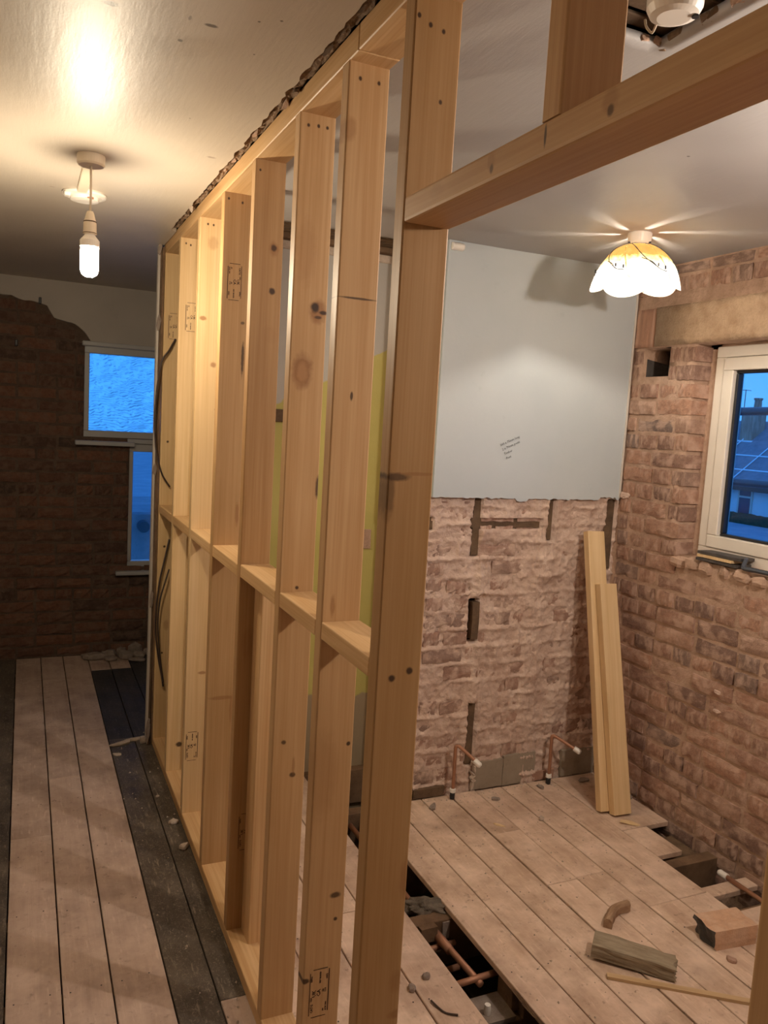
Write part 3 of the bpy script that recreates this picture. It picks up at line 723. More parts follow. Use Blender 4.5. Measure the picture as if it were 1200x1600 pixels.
# grade stamps: printed frame and lettering
def text_bm(bm, s, size, x, y, rot, bold=.0):
    cu = bpy.data.curves.new('t', 'FONT'); cu.body = s; cu.size = size; cu.offset = bold; cu.resolution_u = 1
    o = bpy.data.objects.new('t', cu); C.objects.link(o); bpy.context.view_layer.update()
    me = bpy.data.meshes.new_from_object(o.evaluated_get(bpy.context.evaluated_depsgraph_get()))
    mt = Matrix.Translation((x, 0, y)) @ Matrix.Rotation(-rot, 4, 'Y') @ Matrix.Rotation(PI/2, 4, 'X')
    me.transform(mt); bm.from_mesh(me); bpy.data.objects.remove(o); bpy.data.curves.remove(cu); bpy.data.meshes.remove(me)
def stamp_mesh():
    bm = bmesh.new(); w, h, t_ = .047, .118, .0017
    def q(x0, x1, z0, z1):
        vs = [bm.verts.new(p) for p in ((x0, 0, z0), (x1, 0, z0), (x1, 0, z1), (x0, 0, z1))]; bm.faces.new(vs)
    q(0, t_, .006, h-.008); q(w-t_*1.3, w, .010, h-.004); q(.006, w-.006, 0, t_); q(.007, w-.005, h-t_, h)
    T = [('UK', .0125, .0265-.011, .050, PI/2), ('CA', .0125, .0265, .050, PI/2), ('C16', .0062, .040, .058, PI/2), ('KD', .0048, .0345, .060, PI/2),
         ('0402', .0062, .043, .090, PI/2), ('DRY GRADED', .0046, .0265, .082, PI/2), ('WPPA', .0055, .0065, .088, PI/2), ('BS EN 14081', .0042, .042, .012, PI/2), ('SPF', .0045, .036, .012, PI/2),
         ('CATG', .0080, .0095, .012, PI/2), ('1224', .005, .0068, .040, PI/2)]
    for (s, sz, x, y, r) in T: text_bm(bm, s, sz, x, y, r, .00028)
    return mesh_from(bm, 'grade_stamp')
st_me = stamp_mesh(); st_me.materials.append(M['ink'])
def stamp(par, x, y, z, flip=False):
    o = obj('grade_stamp', st_me, None, par, (x, y-.0006, z))
    if flip: o.rotation_euler = (0, PI, 0); o.location += Vector((.047, 0, .118))
    o['label'] = 'dark printed timber grade stamp'
stamp(studs[1], .016, SY[1], .310); stamp(studs[4], .019, SY[4], 2.036, True); stamp(studs[6], .028, SY[6], 1.998, True)
stamp(studs[7], .020, SY[7], 1.992, True); stamp(studs[5], .008, SY[5], .293); stamp(studs[3], .026, SY[3], .333)

# old plaster edge left at the far end of the partition
stub = struct(obj('trim_1', rough_box(-.030, -.020, 3.885, 3.915, .03, H-.002, .05, .003, 5), 'plaster_w'), 'broken edge of the old plaster wall at the far end of the partition')
obj('lath_edge', rough_box(-.019, -.010, 3.885, 3.93, .0, H-.002, .05, .004, 6), 'old_timber', stub)
obj('lath_edge', rough_box(-.009, -.0015, 3.88, 3.93, .0, H-.01, .05, .003, 7), 'joist', stub)
for (z, s) in ((2.03, .05), (1.35, .04), (.72, .05), (.05, .06), (2.36, .05), (.10, .05)):
    obj('plaster_nib', chunk(int(z*100), .018, s*1.6, .012, 7, .35), 'chip_d', stub, (-.022, 3.885, z), (PI/2, .1, .1))

# cables hanging at the far stud
def cable(pts, r, label):
    b = bmesh.new(); tube(b, smooth_path(pts, 8), r, 8); return tag(obj('electric_cable', b, 'cable', smooth=True), label, 'cable', 'loose electric cables at the far end of the partition')
CR = .0042
cable([(.052, 3.850, 1.955), (.022, 3.835, 1.90), (-.012, 3.83, 1.84), (-.028, 3.84, 1.70), (-.032, 3.845, 1.55), (-.020, 3.84, 1.42), (.006, 3.838, 1.33), (.045, 3.85, 1.27)], CR, 'upper brown cable looping across the far stud above the noggins')
cable([(.050, 3.850, 1.02), (.030, 3.84, .93), (.008, 3.835, .82), (-.003, 3.835, .70), (-.004, 3.838, .58), (.010, 3.838, .46), (.030, 3.845, .36), (.040, 3.85, .30)], CR, 'longer lower brown cable bowing down the far stud')
cable([(.049, 3.826, .88), (.030, 3.820, .815), (.010, 3.816, .74), (.002, 3.816, .64), (.006, 3.816, .55), (.018, 3.82, .44), (.036, 3.824, .33)], .0038, 'shorter lower brown cable crossing the far stud near the floor')

# ------------------------------------------------------------------ lamps
def glow(name, c, s): M[name] = emit(name, c, s)
glow('glow_cfl', (1.0, .83, .60), E_CFL); glow('glow_shade', (1.0, .89, .74), E_SHADE); glow('glow_pend', (1.0, .86, .72), E_PEND)
bx0, by0 = -.405, 2.682
def pendant(x, y, ztop, drop, label, glowm, cfl=True, group=None):
    p = thing('pendant_light', label, 'lamp', (x, y, ztop))
    b = bmesh.new(); lathe(b, [(0, 0), (.040, 0), (.041, -.004), (.040, -.026), (.036, -.031), (0, -.031)], 32, (x, y, ztop)); obj('ceiling_rose', b, 'cream_pl', p, smooth=False)
    b = bmesh.new(); tube(b, [(x, y, ztop-.03), (x+.001, y, ztop-.10), (x, y, ztop-drop)], .0034, 8); obj('flex', b, 'cream_pl', p, smooth=True)
    z = ztop-drop; b = bmesh.new()
    lathe(b, [(0, .004), (.009, .004), (.012, -.004), (.0165, -.022), (.0175, -.024), (.0175, -.026), (.019, -.030), (.0195, -.056), (.0205, -.058), (.0205, -.062), (.017, -.064), (0, -.064)], 24, (x, y, z))
    h = obj('lamp_holder', b, 'cream_pl', p, smooth=False)
    for pr_ in ([(.0182, -.0245), (.0192, -.0265), (.0182, -.0285)], [(.0203, -.0585), (.0212, -.0600), (.0203, -.0615)]):
        b = bmesh.new(); lathe(b, pr_, 24, (x, y, z)); obj('holder_ring', b, 'old_timber', h)
    b = bmesh.new(); lathe(b, [(.015, -.060), (.015, -.066), (.025, -.078), (.0285, -.082), (.0285, -.100), (.0265, -.103), (0, -.103)], 24, (x, y, z)); bulb = obj('bulb', b, 'white_pl', p, smooth=False)
    b = bmesh.new(); lathe(b, [(.0262, -.1035), (.0266, -.120), (.0262, -.170), (.022, -.182), (.012, -.189), (0, -.191)], 24, (x, y, z)); obj('bulb_tube', b, glowm, bulb, smooth=True)
    return p
pendant(bx0, by0, H, .168, 'bare lit bulb hanging from the landing ceiling on a short flex', 'glow_cfl')
pendant(1.25, .88, H, .10, 'bare lit bulb hanging in the room near the doorway, out of frame', 'glow_pend')
# smoke alarm base and mini trunking between it and the rose
sa = thing('smoke_alarm', 'round white smoke alarm base on the landing ceiling behind the bulb', 'smoke alarm', (-.393, 3.16, H))
b = bmesh.new(); lathe(b, [(0, 0), (.072, 0), (.075, -.006), (.072, -.012), (.060, -.016), (.052, -.014), (0, -.014)], 36, (-.393, 3.16, H)); obj('base_ring', b, 'white_pl', sa, smooth=False)
b = bmesh.new(); lathe(b, [(.050, -.012), (.048, -.026), (.030, -.030), (0, -.030)], 30, (-.393, 3.16, H)); obj('body', b, 'white_pl', sa)
obj('clip', box_bm(-.462, -.44, 3.12, 3.15, H-.024, H-.010, .003), 'white_pl', sa)
obj('contact', box_bm(-.395, -.365, 3.112, 3.122, H-.026, H-.020, .001), 'copper', sa)
tag(obj('cable_trunking', box_bm(-.422, -.388, 2.726, 3.10, H-.014, H, .003), 'cream_pl'), 'flat white cable trunking on the ceiling between bulb and smoke alarm', 'trunking')

# right lamp: petal glass shade
lx, ly = 1.487, 2.43
cl = thing('ceiling_lamp', 'lit petal-shaped glass ceiling lamp with orange tinted top', 'lamp', (lx, ly, H))
b = bmesh.new(); lathe(b, [(0, 0), (.043, 0), (.044, -.003), (.041, -.034), (.038, -.040), (0, -.040)], 32, (lx, ly, H)); obj('ceiling_mount', b, 'white_pl', cl)
for k in range(3):
    a = 2*PI*k/3+.9; b = bmesh.new(); tube(b, [(lx+.034*math.cos(a), ly+.034*math.sin(a), H-.037), (lx+.046*math.cos(a), ly+.046*math.sin(a), H-.037)], .0035, 8); obj('screw', b, 'metal_dk', cl)
t = NT('petal_glass'); raw = t.coord(False); s_ = t.n('SeparateXYZ'); t.l(raw, s_.inputs[0]); nz = t.noise(raw, 45, 4)
hgt = t.math('ADD', s_.outputs[2], t.math('MULTIPLY', t.math('SUBTRACT', nz, .5), .05))
colr = t.ramp(t.mrange(hgt, -.150, -.065, 0, 1), [(0, (.80,.78,.72)), (.35, (.55,.42,.19)), (.62, (.13,.066,.018)), (1, (.085,.042,.011))])
trl = t.n('BsdfTranslucent'); dif = t.n('BsdfDiffuse'); mx = t.n('MixShader'); mx.inputs[0].default_value = .5; t.l(colr, trl.inputs[0]); t.l(colr, dif.inputs[0])
gls = t.n('BsdfGlossy'); gls.inputs['Roughness'].default_value = .15; m2 = t.n('MixShader'); m2.inputs[0].default_value = .05
t.l(trl.outputs[0], mx.inputs[1]); t.l(dif.outputs[0], mx.inputs[2]); t.l(mx.outputs[0], m2.inputs[1]); t.l(gls.outputs[0], m2.inputs[2]); t.l(m2.outputs[0], t.out.inputs[0]); M['petal'] = t.m
NP = 6; TW = .55
def petal_pt(k, s, tt, off=0.0):
    """s -1..1 across, tt 0..1 down"""
    gap = min(.16, .0032/(.036+.112*math.sin(tt*1.25)/math.sin(1.25))*1.6)*max(0, min(1, (.62-tt)/.12))          # open slit near the crown
    over = .10*max(0, (tt-.4)/.6)
    half = PI/NP*(1+over)-gap*.5
    th = 2*PI*(k+.5)/NP+s*half+TW*tt+.15
    e = tt*(1+.10*(1-s*s))
    r = .036+.112*math.sin(min(e*1.25, 1.6))/math.sin(1.25); z = -.045-.138*(1-math.cos(e*1.25))/(1-math.cos(1.25))
    r += off+(.004*(k % 2)*tt)+.010*(1-s*s)*tt
    return Vector((r*math.cos(th), r*math.sin(th), z))
shade_parts = []
for k in range(NP):
    b = bmesh.new(); ns, ntt = 10, 12
    G = [[b.verts.new(petal_pt(k, -1+2*i/ns, j/ntt)) for j in range(ntt+1)] for i in range(ns+1)]
    for i in range(ns):
        for j in range(ntt): b.faces.new((G[i][j], G[i+1][j], G[i+1][j+1], G[i][j+1]))
    o = obj('glass_petal', b, 'petal', cl, (lx, ly, H), smooth=True); shade_parts.append(o)
    for (s0, s1, ta, tb) in ((-.9, .55, .05, .80), (-.1, .85, .62, .86)):
        b = bmesh.new(); tube(b, [petal_pt(k, s0+(s1-s0)*q/10+.12*math.sin(q*.6), ta+(tb-ta)*q/10, .0022) for q in range(11)], .0017, 5)
        p_ = petal_pt(k, s1-.05, tb-.03, .002); tube(b, [p_, p_+Vector((0, 0, .012))], .003, 6)
        obj('vine_line', b, 'metal_dk', o, (lx, ly, H), smooth=True)
b = bmesh.new(); lathe(b, [(.030, -.040), (.040, -.046), (.040, -.049), (.022, -.049), (.018, -.044)], 28, (lx, ly, H)); obj('gallery_ring', b, 'white_pl', cl)
b = bmesh.new(); lathe(b, [(.013, -.044), (.014, -.075), (0, -.075)], 16, (lx, ly, H)); obj('bulb_socket', b, 'white_pl', cl)
b = bmesh.new(); lathe(b, [(0, -.0755), (.010, -.077), (.0145, -.088), (.0155, -.098), (.013, -.110), (.007, -.116), (0, -.118)], 20, (lx, ly, H)); obj('bulb', b, 'glow_shade', cl, smooth=True)

# pull switch housing in the ceiling hole
ps = thing('pull_switch', 'round white pull cord switch hanging in the broken ceiling hole', 'switch', (.41, 1.13, H))
b = bmesh.new(); lathe(b, [(0, .03), (.046, .03), (.047, .0), (.046, -.028), (.040, -.040), (.028, -.044), (0, -.044)], 32, (.41, 1.13, H)); obj('housing', b, 'white_pl', ps, smooth=False)
b = bmesh.new(); tube(b, [(.436, 1.108, H-.0425), (.436, 1.108, H-.046)], .006, 10); obj('screw_hole', b, 'black', ps)
b = bmesh.new(); tube(b, smooth_path([(.405, 1.165, H-.038), (.413, 1.185, H-.045), (.412, 1.20, H-.03), (.42, 1.215, H-.01)], 5), .0022, 6); obj('wire', b, 'cream_pl', ps, smooth=True)
# small white sensor at the top of the breast
b = bmesh.new(); lathe(b, [(0, .0), (.014, 0), (.016, .004), (.016, .05), (.013, .055), (0, .055)], 18); me_ = mesh_from(b, 'cable_outlet')
tag(obj('cable_outlet', me_, 'white_pl', None, (.985, YB-.025, 2.352), (0, PI/2, 0)), 'small white plastic outlet at the ceiling edge of the grey wall', 'outlet')

# handwriting on the grey plaster
b = bmesh.new()
for i, (s, dx) in enumerate((('203 x 75mm long', 0), ('2 x 70mm posts', .003), ('Timber', .006), ('Post', .010))):
    text_bm(b, s, .0145, dx, -.0215*i, 0, .0001)
hw = mesh_from(b, 'handwriting')
hwo = obj('handwriting', hw, 'pen', wall_breast, (1.283, YB-.0268, 1.556), (0, -.42, 0)); hwo['label'] = 'small slanted black pen note on grey plaster'

# ------------------------------------------------------------------ two timbers leaning in the corner
def lean(base, top, w, d, label, L=None):
    b0, t0 = Vector(base), Vector(top); z = (t0-b0).normalized(); x = Vector((1, -.05, 0)); x = (x-x.dot(z)*z).normalized(); y = z.cross(x)
    o = obj('timber_length', timber_bm((t0-b0).length, w, d), 'timber'); o.matrix_world = Matrix(((x.x, y.x, z.x, b0.x), (x.y, y.y, z.y, b0.y), (x.z, y.z, z.z, b0.z), (0, 0, 0, 1)))
    return tag(o, label, 'timber', 'timber lengths leaning in the corner')
lean((1.703, 2.600, .013), (1.748, 2.905, 1.195), SW, ST, 'longer planed timber leaning against the chimney breast, behind the shorter one')
lean((1.740, 2.556, .012), (1.760, 2.805, .972), SW, ST, 'shorter planed timber leaning in front of the longer one in the corner')

# ------------------------------------------------------------------ copper pipe stubs
def pipe_stub(x, label, top, tip):
    p = thing('pipe_stub', label, 'pipe', (x, 2.925, 0))
    b = bmesh.new(); tube(b, smooth_path([(x, 2.925, -.10), (x+.001, 2.925, .10), (x, 2.925, top-.02), (x+.003, 2.922, top-.003), (x+.018, 2.908, top-.006), tip], 5), .0078, 12); obj('pipe', b, 'copper', p, smooth=True)
    d = (Vector(tip)-Vector((x+.018, 2.908, top-.006))).normalized(); T = Vector(tip)
    b = bmesh.new(); tube(b, [T-d*.02, T-d*.016, T+d*.01, T+d*.016], .013, 14, radii=[.009, .0125, .0125, .008]); obj('end_cap', b, 'white_pl', p)
    b = bmesh.new(); lathe(b, [(.008, .050), (.013, .048), (.014, .034), (.010, .031), (.008, .031)], 16, (x, 2.925, 0)); obj('collar', b, 'white_pl', p)
    b = bmesh.new(); lathe(b, [(.0081, .031), (.011, .026), (.011, .004), (.0081, .0)], 14, (x, 2.925, 0)); obj('sleeve', b, 'black', p)
pipe_stub(1.149, 'copper pipe stub with white end cap, left of the cement patches', .245, (1.212, 2.835, .193))
pipe_stub(1.659, 'copper pipe stub with white end cap, beside the leaning timbers', .235, (1.745, 2.84, .185))

# ------------------------------------------------------------------ things in the floor trench
tp = thing('trench_pipe', 'long copper pipe running in the narrow floor trench', 'pipe', (.69, 2.4, -.06))
b = bmesh.new(); tube(b, [(.690, 3.3, -.075), (.690, 2.25, -.066), (.700, 1.92, -.055)], .011, 12); obj('pipe', b, 'copper', tp, smooth=True)
b = bmesh.new(); tube(b, [(.6905, 2.22, -.066), (.692, 2.10, -.062)], .0155, 12); obj('coupling', b, 'copper', tp, smooth=True)
for (y, z, x0, x1, lab) in ((2.15, -.085, .55, .745, 'short copper cross pipe passing under the trench pipe'), (2.075, -.115, .56, .72, 'lower dull copper cross pipe in the floor trench'), (1.93, -.045, .60, .78, 'copper cross pipe at the near end of the trench beside the junction box')):
    b = bmesh.new(); tube(b, [(x0, y, z), (x1, y+.01, z)], .010, 10); tag(obj('cross_pipe', b, 'copper', smooth=True), lab, 'pipe')
b = bmesh.new(); bmesh.ops.create_icosphere(b, subdivisions=4, radius=1)
for v in b.verts:
    n = fb(v.co.x*2.2, v.co.y*2.2, v.co.z*2.2)*.42+fb(v.co.x*7, v.co.y*7, v.co.z*7)*.14; v.co *= (1+n)
    v.co = Vector((v.co.x*.082, v.co.y*.040, v.co.z*.026))
tag(obj('felt_lagging', b, 'rag', None, (.70, 2.285, -.026), (0, 0, -.35), smooth=True), 'grey rag of felt lagging wrapped over the trench pipe', 'rag')
tag(obj('wood_block', rough_box(.625, .685, 2.175, 2.235, -.075, -.025, .05, .003, 70), 'joist'), 'square old timber block beside the rag in the trench', 'wood block')
tag(obj('wood_peg', rough_box(.715, .742, 2.195, 2.225, -.09, -.030, .05, .003, 71), 'chip_d'), 'small pale peg at the trench edge under the rag', 'wood block')
jb = thing('junction_box', 'open wooden box with a white clip at the near end of the trench', 'box', (.69, 1.86, -.1))
obj('side', box_bm(.765, .79, 1.845, 1.925, -.11, -.03, .002), 'joist', jb); obj('side', box_bm(.61, .625, 1.83, 1.925, -.11, -.045, .002), 'joist', jb)
obj('tray', rough_box(.625, .765, 1.815, 1.925, -.115, -.098, .05, .003, 81), 'chip_d', jb)
b = bmesh.new(); lathe(b, [(0, .03), (.009, .03), (.011, .015), (.010, 0), (0, 0)], 12, (.685, 1.852, -.098)); obj('clip', b, 'white_pl', jb)
# pipe in the hole beside the right wall
rp = thing('skirting_pipe', 'copper pipe with white cap lying along the right wall over the floor hole', 'pipe', (1.90, 1.9, -.02))
b = bmesh.new(); tube(b, [(1.868, 2.085, -.012), (1.865, 1.70, -.012)], .009, 12); obj('pipe', b, 'copper', rp, smooth=True)
b = bmesh.new(); tube(b, [(1.868, 2.105, -.012), (1.868, 2.098, -.012), (1.868, 2.062, -.012)], .012, 14, radii=[.008, .0125, .0125]); obj('end_cap', b, 'white_pl', rp)
# boards lower down in the hole
tag(obj('sunken_board', rough_box(1.73, 1.955, 2.265, 2.44, -.075, -.055, .05, .003, 90), 'old_timber'), 'dark sunken board in the floor hole by the right wall', 'board')
tag(obj('sunken_lath', rough_box(1.705, 1.73, 1.88, 1.99, -.06, -.045, .05, .003, 91), 'joist'), 'thin lath lying inside the nearest floor hole', 'lath')

# ------------------------------------------------------------------ debris on the room floor
# half brick
b = bmesh.new(); bmesh.ops.create_cube(b, size=1); bmesh.ops.subdivide_edges(b, edges=b.edges[:], cuts=5, use_grid_fill=True)
for v in b.verts:
    c = v.co.copy(); v.co = Vector((c.x*.165, c.y*.10, (c.z+.5)*.066))
    if c.x < -.45: v.co.x += .018*fb(c.y*3, c.z*3, 4)-.012*(c.z)
    if c.z > .45 and abs(c.y-.12) < .2 and c.x > -.45: v.co.z -= .004
    v.co += Vector((fb(c.x*5, c.y*5, c.z*5), fb(c.y*5, c.z*5, 7), 0))*.0008
tb = obj('half_brick', b, brick_mat('loose_brick', [(0, (.58,.36,.235)), (1, (.60,.38,.25))], (.66,.48,.36), .4, .35, unit=False), None, (1.545, 1.775, .0), (0, 0, -.10)); tb.data.materials.append(M['slate'])
for p in tb.data.polygons:
    if p.normal.x < -.6: p.material_index = 1
tag(tb, 'broken orange half brick lying on the floorboards', 'brick')
# grey weathered offcut lying on a lath
def oriented(name, bm, mat, loc, rot, label, cat, group=None): return tag(obj(name, bm, mat, None, loc, rot), label, cat, group)
b = bmesh.new(); bmesh.ops.create_cube(b, size=1); bmesh.ops.subdivide_edges(b, edges=b.edges[:], cuts=6, use_grid_fill=True)
for v in b.verts:
    c = v.co.copy(); wd = .078-.008*(c.x+.5); v.co = Vector((c.x*.245, c.y*wd, (c.z+.5)*.042))
    if c.x > .45: v.co.x += .016*fb(c.y*5, c.z*5, 2)
    v.co += Vector((0, fb(c.x*4, c.z*4, 3), fb(c.x*5, c.y*5, 9)*(1 if c.z > 0 else 0)))*.003
oriented('timber_offcut', b, rough_mat('weathered_grey_wood', (.19,.145,.095), (.34,.28,.2), 10, .5, .9, .004, (1, 5, 5)), (1.155, 1.775, .008), (.02, .03, -.80), 'short grey weathered timber offcut resting on a thin lath', 'offcut')
oriented('thin_lath', rough_box(-.24, .24, -.010, .010, 0, .009, .05, .002, 14), wood('split_lath', 'X', ((.40,.25,.12), (.58,.40,.22))), (1.235, 1.615, .0), (0, .0, -.62), 'long thin split lath sticking out from under the grey offcut', 'lath')
# bent wood piece
b = bmesh.new(); P = smooth_path([(-.075, -.012, .017), (-.03, .004, .016), (.02, .012, .018), (.075, -.006, .020)], 6); n = len(P); rings = []
for i, p in enumerate(P):
    d = (P[min(i+1, n-1)]-P[max(i-1, 0)]).normalized(); a = Vector((-d.y, d.x, 0)).normalized(); w, h_ = .014, .016
    rings.append([b.verts.new(p+a*s*w*(1+.12*fb(i*.4, s, 1))+Vector((0, 0, q*h_))) for s, q in ((-1, -1), (1, -1), (1.05, .4), (.4, 1), (-.5, 1), (-1, .5))])
for A, B in zip(rings, rings[1:]):
    for k in range(6): b.faces.new((A[k], A[(k+1) % 6], B[(k+1) % 6], B[k]))
b.faces.new(rings[0][::-1]); b.faces.new(rings[-1])
oriented('bent_offcut', b, rough_mat('brown_bent_wood', (.22,.13,.075), (.42,.28,.18), 12, .4, .85, .003, (1, 4, 4)), (1.265, 1.985, .0), (0, 0, .38), 'short bent brown piece of wood on the floorboards', 'offcut')
# small crumbs and chips
oriented('plaster_crumb', chunk(41, .028, .022, .014, 7), 'chip', (1.425, 2.645, 0), (0, 0, .4), 'small white plaster crumb in the middle of the room floor', 'rubble')
oriented('wood_chip', chunk(42, .055, .018, .006, 6), 'timber', (1.22, 2.66, 0), (0, .05, -.8), 'pale wood chip on the boards near the left pipe stub', 'wood chip')
oriented('wood_chip', chunk(43, .09, .038, .006, 7), 'timber', (1.775, 2.50, .001), (0, .12, -.5), 'curled yellow wood chip at the edge of the floor hole', 'wood chip')
oriented('pebble', chunk(44, .030, .022, .014, 8, .15), 'chip_d', (.518, 1.935, 0), (0, 0, .4), 'dark round pebble on the board left of the trench, farther one', 'rubble')
oriented('pebble', chunk(45, .032, .023, .014, 8, .15), 'chip_d', (.455, 1.905, 0), (0, 0, 1.2), 'dark round pebble on the board left of the trench, nearer one', 'rubble')
b = bmesh.new(); tube(b, smooth_path([(.484, 1.84, .006), (.492, 1.81, .004), (.503, 1.785, .003), (.53, 1.765, .005)], 5), .003, 6); oriented('wire_offcut', b, 'cable', (0, 0, 0), None, 'short curled dark wire offcut on the board beside the trench', 'wire')
for k, (x, y, s, lab) in enumerate(((1.84, 2.90, .06, 'plaster crumb in the corner behind the leaning timbers'), (1.93, 2.70, .07, 'plaster crumb against the right wall beside the timbers'), (1.60, 2.90, .04, 'plaster crumb at the foot of the right pipe stub'), (1.33, 2.86, .04, 'plaster crumb in front of the cement patches'), (1.03, 2.88, .05, 'plaster crumb at the left end of the stripped wall'), (1.47, 1.68, .035, 'orange crumb beside the half brick'))):
    oriented('plaster_crumb', chunk(60+k, s, s*.6, .012, 7, .3), 'brick' if k == 5 else 'chip_d', (x, y, 0), (0, 0, k), lab, 'rubble')
b = bmesh.new(); R = random.Random(55)
for k in range(230):
    q = R.random()
    if q < .4: x, y = R.uniform(1.0, 1.7), YB-.02-abs(R.gauss(0, .05))
    elif q < .6: x, y = R.uniform(1.20, 1.60), R.uniform(2.1, 2.9)
    elif q < .8: x, y = R.uniform(.77, 1.10), R.uniform(1.5, 2.9)
    else: x, y = R.uniform(-.19, -.01), R.uniform(1.9, 4.1)
    e = R.uniform(.002, .0055); vs = [b.verts.new((x+e*R.uniform(.6, 1.3)*math.cos(a*2.1+k), y+e*R.uniform(.6, 1.3)*math.sin(a*2.1+k), -.001)) for a in range(3)]
    tp_ = b.verts.new((x, y, e*R.uniform(.6, 1.2)))
    for a in range(3): b.faces.new((vs[a], vs[(a+1) % 3], tp_))
dust = obj('floor_crumbs', b, 'chip'); dust['kind'] = 'stuff'; dust['label'] = 'scattered plaster crumbs over the bare floorboards'; dust['category'] = 'rubble'
# splinters at the trench edge
sp_ = thing('splinter_tuft', 'tuft of wood splinters on the right edge of the trench', 'splinters', (.75, 1.66, -.01))
R = random.Random(9)
for k in range(9):
    b = bmesh.new(); x, y = .742+R.uniform(-.004, .006), 1.60+k*.02; tube(b, [(x, y, -.01), (x+R.uniform(-.01, .004), y+.05, -.006+R.uniform(0, .008))], .0014, 4); obj('splinter', b, 'joist', sp_)

# ------------------------------------------------------------------ slates and bracket on the window ledge
for k, (dx, dy, dz, a, L, wd, m, lab) in enumerate((
      (0, 0, 0, .05, .20, .085, 'slate', 'bottom dark slate strip of the stack on the window ledge'),
      (-.004, .01, .0135, .04, .17, .08, 'timber', 'pale wooden strip in the middle of the stack on the window ledge'),
      (.004, -.005, .027, .06, .21, .08, 'slate', 'top dark slate strip of the stack on the window ledge'))):
    oriented('ledge_strip', rough_box(-wd/2, wd/2, -L/2, L/2, 0, .011, .05, .002, 200+k), m, (XR+.030+dx, 2.355+dy, 1.143+dz), (.0, .0, a), lab, 'strip', 'strips stacked on the window ledge')
b = bmesh.new(); tube(b, smooth_path([(XR+.05, 2.26, 1.175), (XR+.02, 2.235, 1.178), (XR+.0, 2.225, 1.160), (XR-.01, 2.215, 1.150), (XR-.005, 2.16, 1.150), (XR+.0, 2.05, 1.150)], 5), .009, 8); oriented('metal_bracket', b, 'metal_dk', (0, 0, 0), None, 'bent dark metal bracket lying on the window ledge', 'bracket')

# ------------------------------------------------------------------ rubble on the landing floor
R = random.Random(77)
labs = ['flat plaster slab at the left end of the rubble heap under the far window', 'tilted plaster slab leaning in the rubble heap under the far window', 'small pale plaster lump in front of the far rubble heap', 'curved plaster piece at the back of the far rubble heap',
        'broad plaster piece in the middle of the far rubble heap', 'upright plaster piece against the far brick wall', 'dark plaster piece right of the middle in the far heap', 'thin plaster shard at the front right of the far heap', 'plaster piece at the partition end of the far heap']
sp9 = [(-.165, 5.36, .15, .10, .035, 0, 0), (-.062, 5.385, .10, .05, .04, .0, -.25), (-.065, 5.30, .07, .05, .025, 0, 0), (.01, 5.42, .09, .04, .045, .1, .1), (.025, 5.335, .10, .08, .04, 0, .05), (.10, 5.42, .09, .03, .07, .1, 0), (.115, 5.345, .085, .07, .03, 0, .1), (.10, 5.255, .11, .05, .015, .05, .1), (.195, 5.38, .09, .07, .04, 0, .1)]
for k, (x, y, a, b_, c, rx, ry) in enumerate(sp9):
    oriented('plaster_rubble', chunk(800+k, a, b_, c, 8, .25), 'chip_d', (x, y, .004), (rx, ry, R.uniform(-.6, .6)), labs[k], 'rubble', 'rubble heap under the far window')
labs2 = ['long torn plaster strip on the landing floor by the partition end', 'short plaster scrap lying across the landing boards', 'plaster scrap touching the far stud foot', 'thin plaster flake between the dark boards', 'small pale crumb on the dark board by the bottom plate', 'pale crumb farther along the bottom plate', 'brown stone chip against the bottom plate']
sp7 = [(-.135, 3.93, .13, .035, .012), (-.07, 3.96, .10, .03, .012), (-.035, 3.93, .05, .04, .03), (-.17, 3.80, .05, .025, .008), (-.055, 3.32, .02, .015, .008), (-.03, 3.08, .035, .022, .016), (-.022, 2.88, .045, .03, .018)]
for k, (x, y, a, b_, c) in enumerate(sp7):
    oriented('plaster_scrap', chunk(850+k, a, b_, c, 7, .3), 'chip', (x, y, -.002), (0, 0, R.uniform(-.4, .9)), labs2[k], 'rubble')

# ------------------------------------------------------------------ outside: ground, bungalow, hedge, scaffold tubes
M['asphalt'] = rough_mat('asphalt', (.26,.27,.30), (.36,.36,.39), 1.2, .3)
M['render_w'] = plain('pale_render', (.86,.88,.9), .8); M['tile_roof'] = rough_mat('roof_tiles', (.20,.19,.21), (.30,.28,.30), 3, .4)
M['hedge'] = rough_mat('hedge_leaves', (.012,.03,.018), (.04,.075,.04), 12, .9); M['pane_dk'] = plain('dark_pane', (.06,.09,.14), .15)
struct(obj('ground_outside', box_bm(2.6, 90, -40, 90, -3.0, -1.58), 'asphalt'), 'street outside the window')
struct(obj('ground_back', box_bm(-30, 2.6, 5.9, 9.5, -3.0, -2.8), 'asphalt'), 'yard outside the landing window')
hs = thing('bungalow', 'pale rendered house with tiled roof seen through the window', 'house', (30, 24, -2.8))
obj('wall', box_bm(27, 34, 22.6, 30, -2.8, -.05), 'render_w', hs)
b = bmesh.new()
vs = [b.verts.new(p) for p in ((26.6, 15, -.05), (34.4, 15, -.05), (30.5, 15, 2.7), (26.6, 32, -.05), (34.4, 32, -.05), (30.5, 32, 2.7))]
for f in ((0, 1, 2), (3, 5, 4), (0, 2, 5, 3), (1, 4, 5, 2), (0, 3, 4, 1)): b.faces.new([vs[i] for i in f])
roof = obj('roof', b, 'tile_roof', hs)
obj('fascia', box_bm(26.5, 26.62, 15, 32, -.30, .02), 'slate', hs)
obj('wall', box_bm(27.6, 34, 15.5, 22.6, -2.8, -.05), 'brick', hs)
for k in range(9): # raised lines up the roof slope, in pale render colour
    y0 = 16+k*1.8; b = bmesh.new(); tube(b, [(26.6, y0, .0), (30.4, y0, 2.68)], .03, 4); obj('roof_ridge_roll', b, 'render_w', roof)
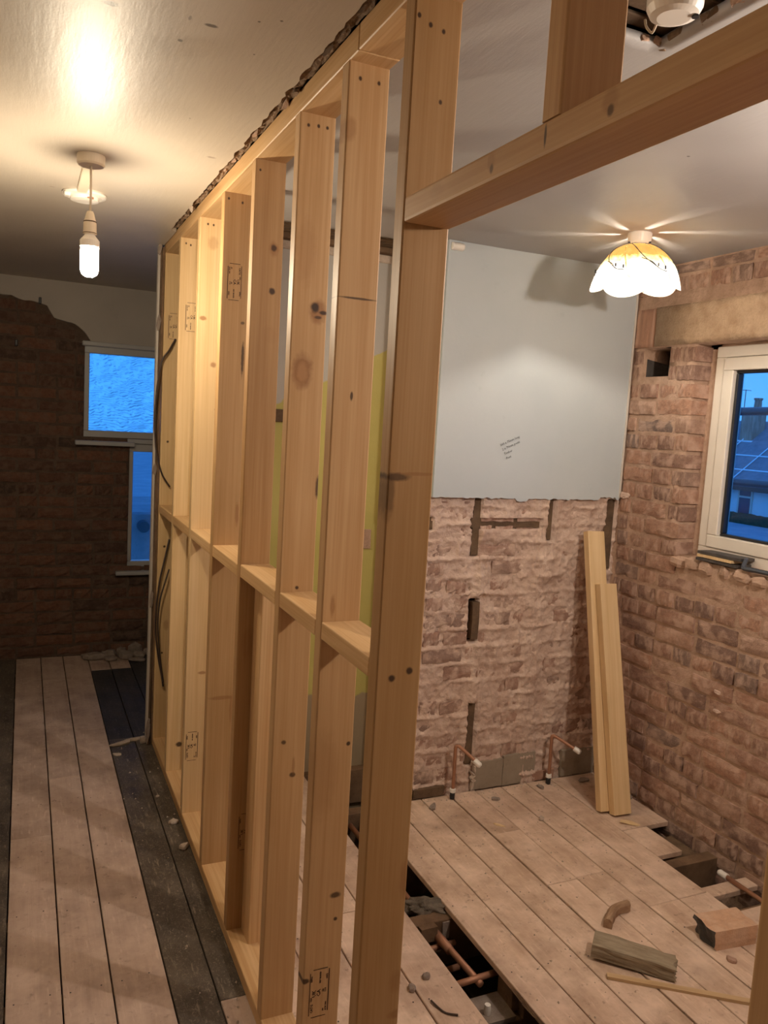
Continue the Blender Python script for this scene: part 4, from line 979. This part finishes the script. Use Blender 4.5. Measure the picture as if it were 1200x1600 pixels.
for zz0 in (.5, 1.1): b = bmesh.new(); tube(b, [(26.6+(zz0+.05)/2.75*3.9, 15, zz0+.02), (26.6+(zz0+.05)/2.75*3.9, 32, zz0+.02)], .035, 4); obj('roof_line', b, 'render_w', roof)
ch = obj('chimney', box_bm(29.2, 30.0, 26.35, 27.05, 1.6, 3.25, .03), 'brick', hs)
b = bmesh.new(); lathe(b, [(.17, 0), (.15, .35), (.19, .37), (.19, .45), (0, .45)], 14, (29.6, 26.55, 3.25)); obj('chimney_pot', b, 'brick', ch)
obj('chimney_flashing', box_bm(29.1, 30.1, 26.25, 27.15, 1.6, 1.78), 'render_w', ch)
b = bmesh.new(); tube(b, [(29.6, 27.3, 1.9), (29.6, 27.3, 4.1)], .02, 6); tube(b, [(29.6, 27.0, 4.05), (29.6, 27.9, 4.1)], .015, 6); obj('aerial', b, 'metal_dk', ch)
wn_ = obj('window', box_bm(26.95, 27.02, 24.0, 24.75, -1.6, -.12), 'upvc', hs)
obj('window_pane', box_bm(26.93, 26.96, 24.1, 24.65, -1.5, -.62), 'pane_dk', wn_); obj('window_pane', box_bm(26.93, 26.96, 24.1, 24.65, -.54, -.2), 'pane_dk', wn_)
b = grid_me(lin(20, 30, .12), lin(0, 1, .125), lambda y, v: (26.2+.4*math.cos(v*PI)+.08*fb(y*3, v*5, 1), y, -1.60+.40*abs(math.sin(v*PI))**.5+.07*fb(y*4, v*4, 2)))
tag(obj('hedge', b, 'hedge', smooth=True), 'dark clipped hedge in front of the pale house outside', 'hedge')
for (z, x, lab) in ((1.79, 3.25, 'upper horizontal scaffold tube outside the window'), (1.37, 3.4, 'lower horizontal scaffold tube outside the window')):
    b = bmesh.new(); tube(b, [(x, -2, z+.12), (x, 6, z-.02)], .024, 12); tag(obj('scaffold_tube', b, 'metal_dk', smooth=True), lab, 'scaffold tube', 'scaffold tubes outside the window')
ob = thing('outbuilding', 'flat topped wall with a round vent seen through the narrow landing window', 'building', (.5, 8.2, -2.8))
obj('wall', box_bm(-2.5, 2.5, 8.0, 9.5, -2.8, .63, .02), 'tile_roof', ob)
b = bmesh.new(); tube(b, [(.474, 8.0, .50), (.474, 7.90, .50)], .055, 20); obj('vent', b, 'metal_dk', ob)
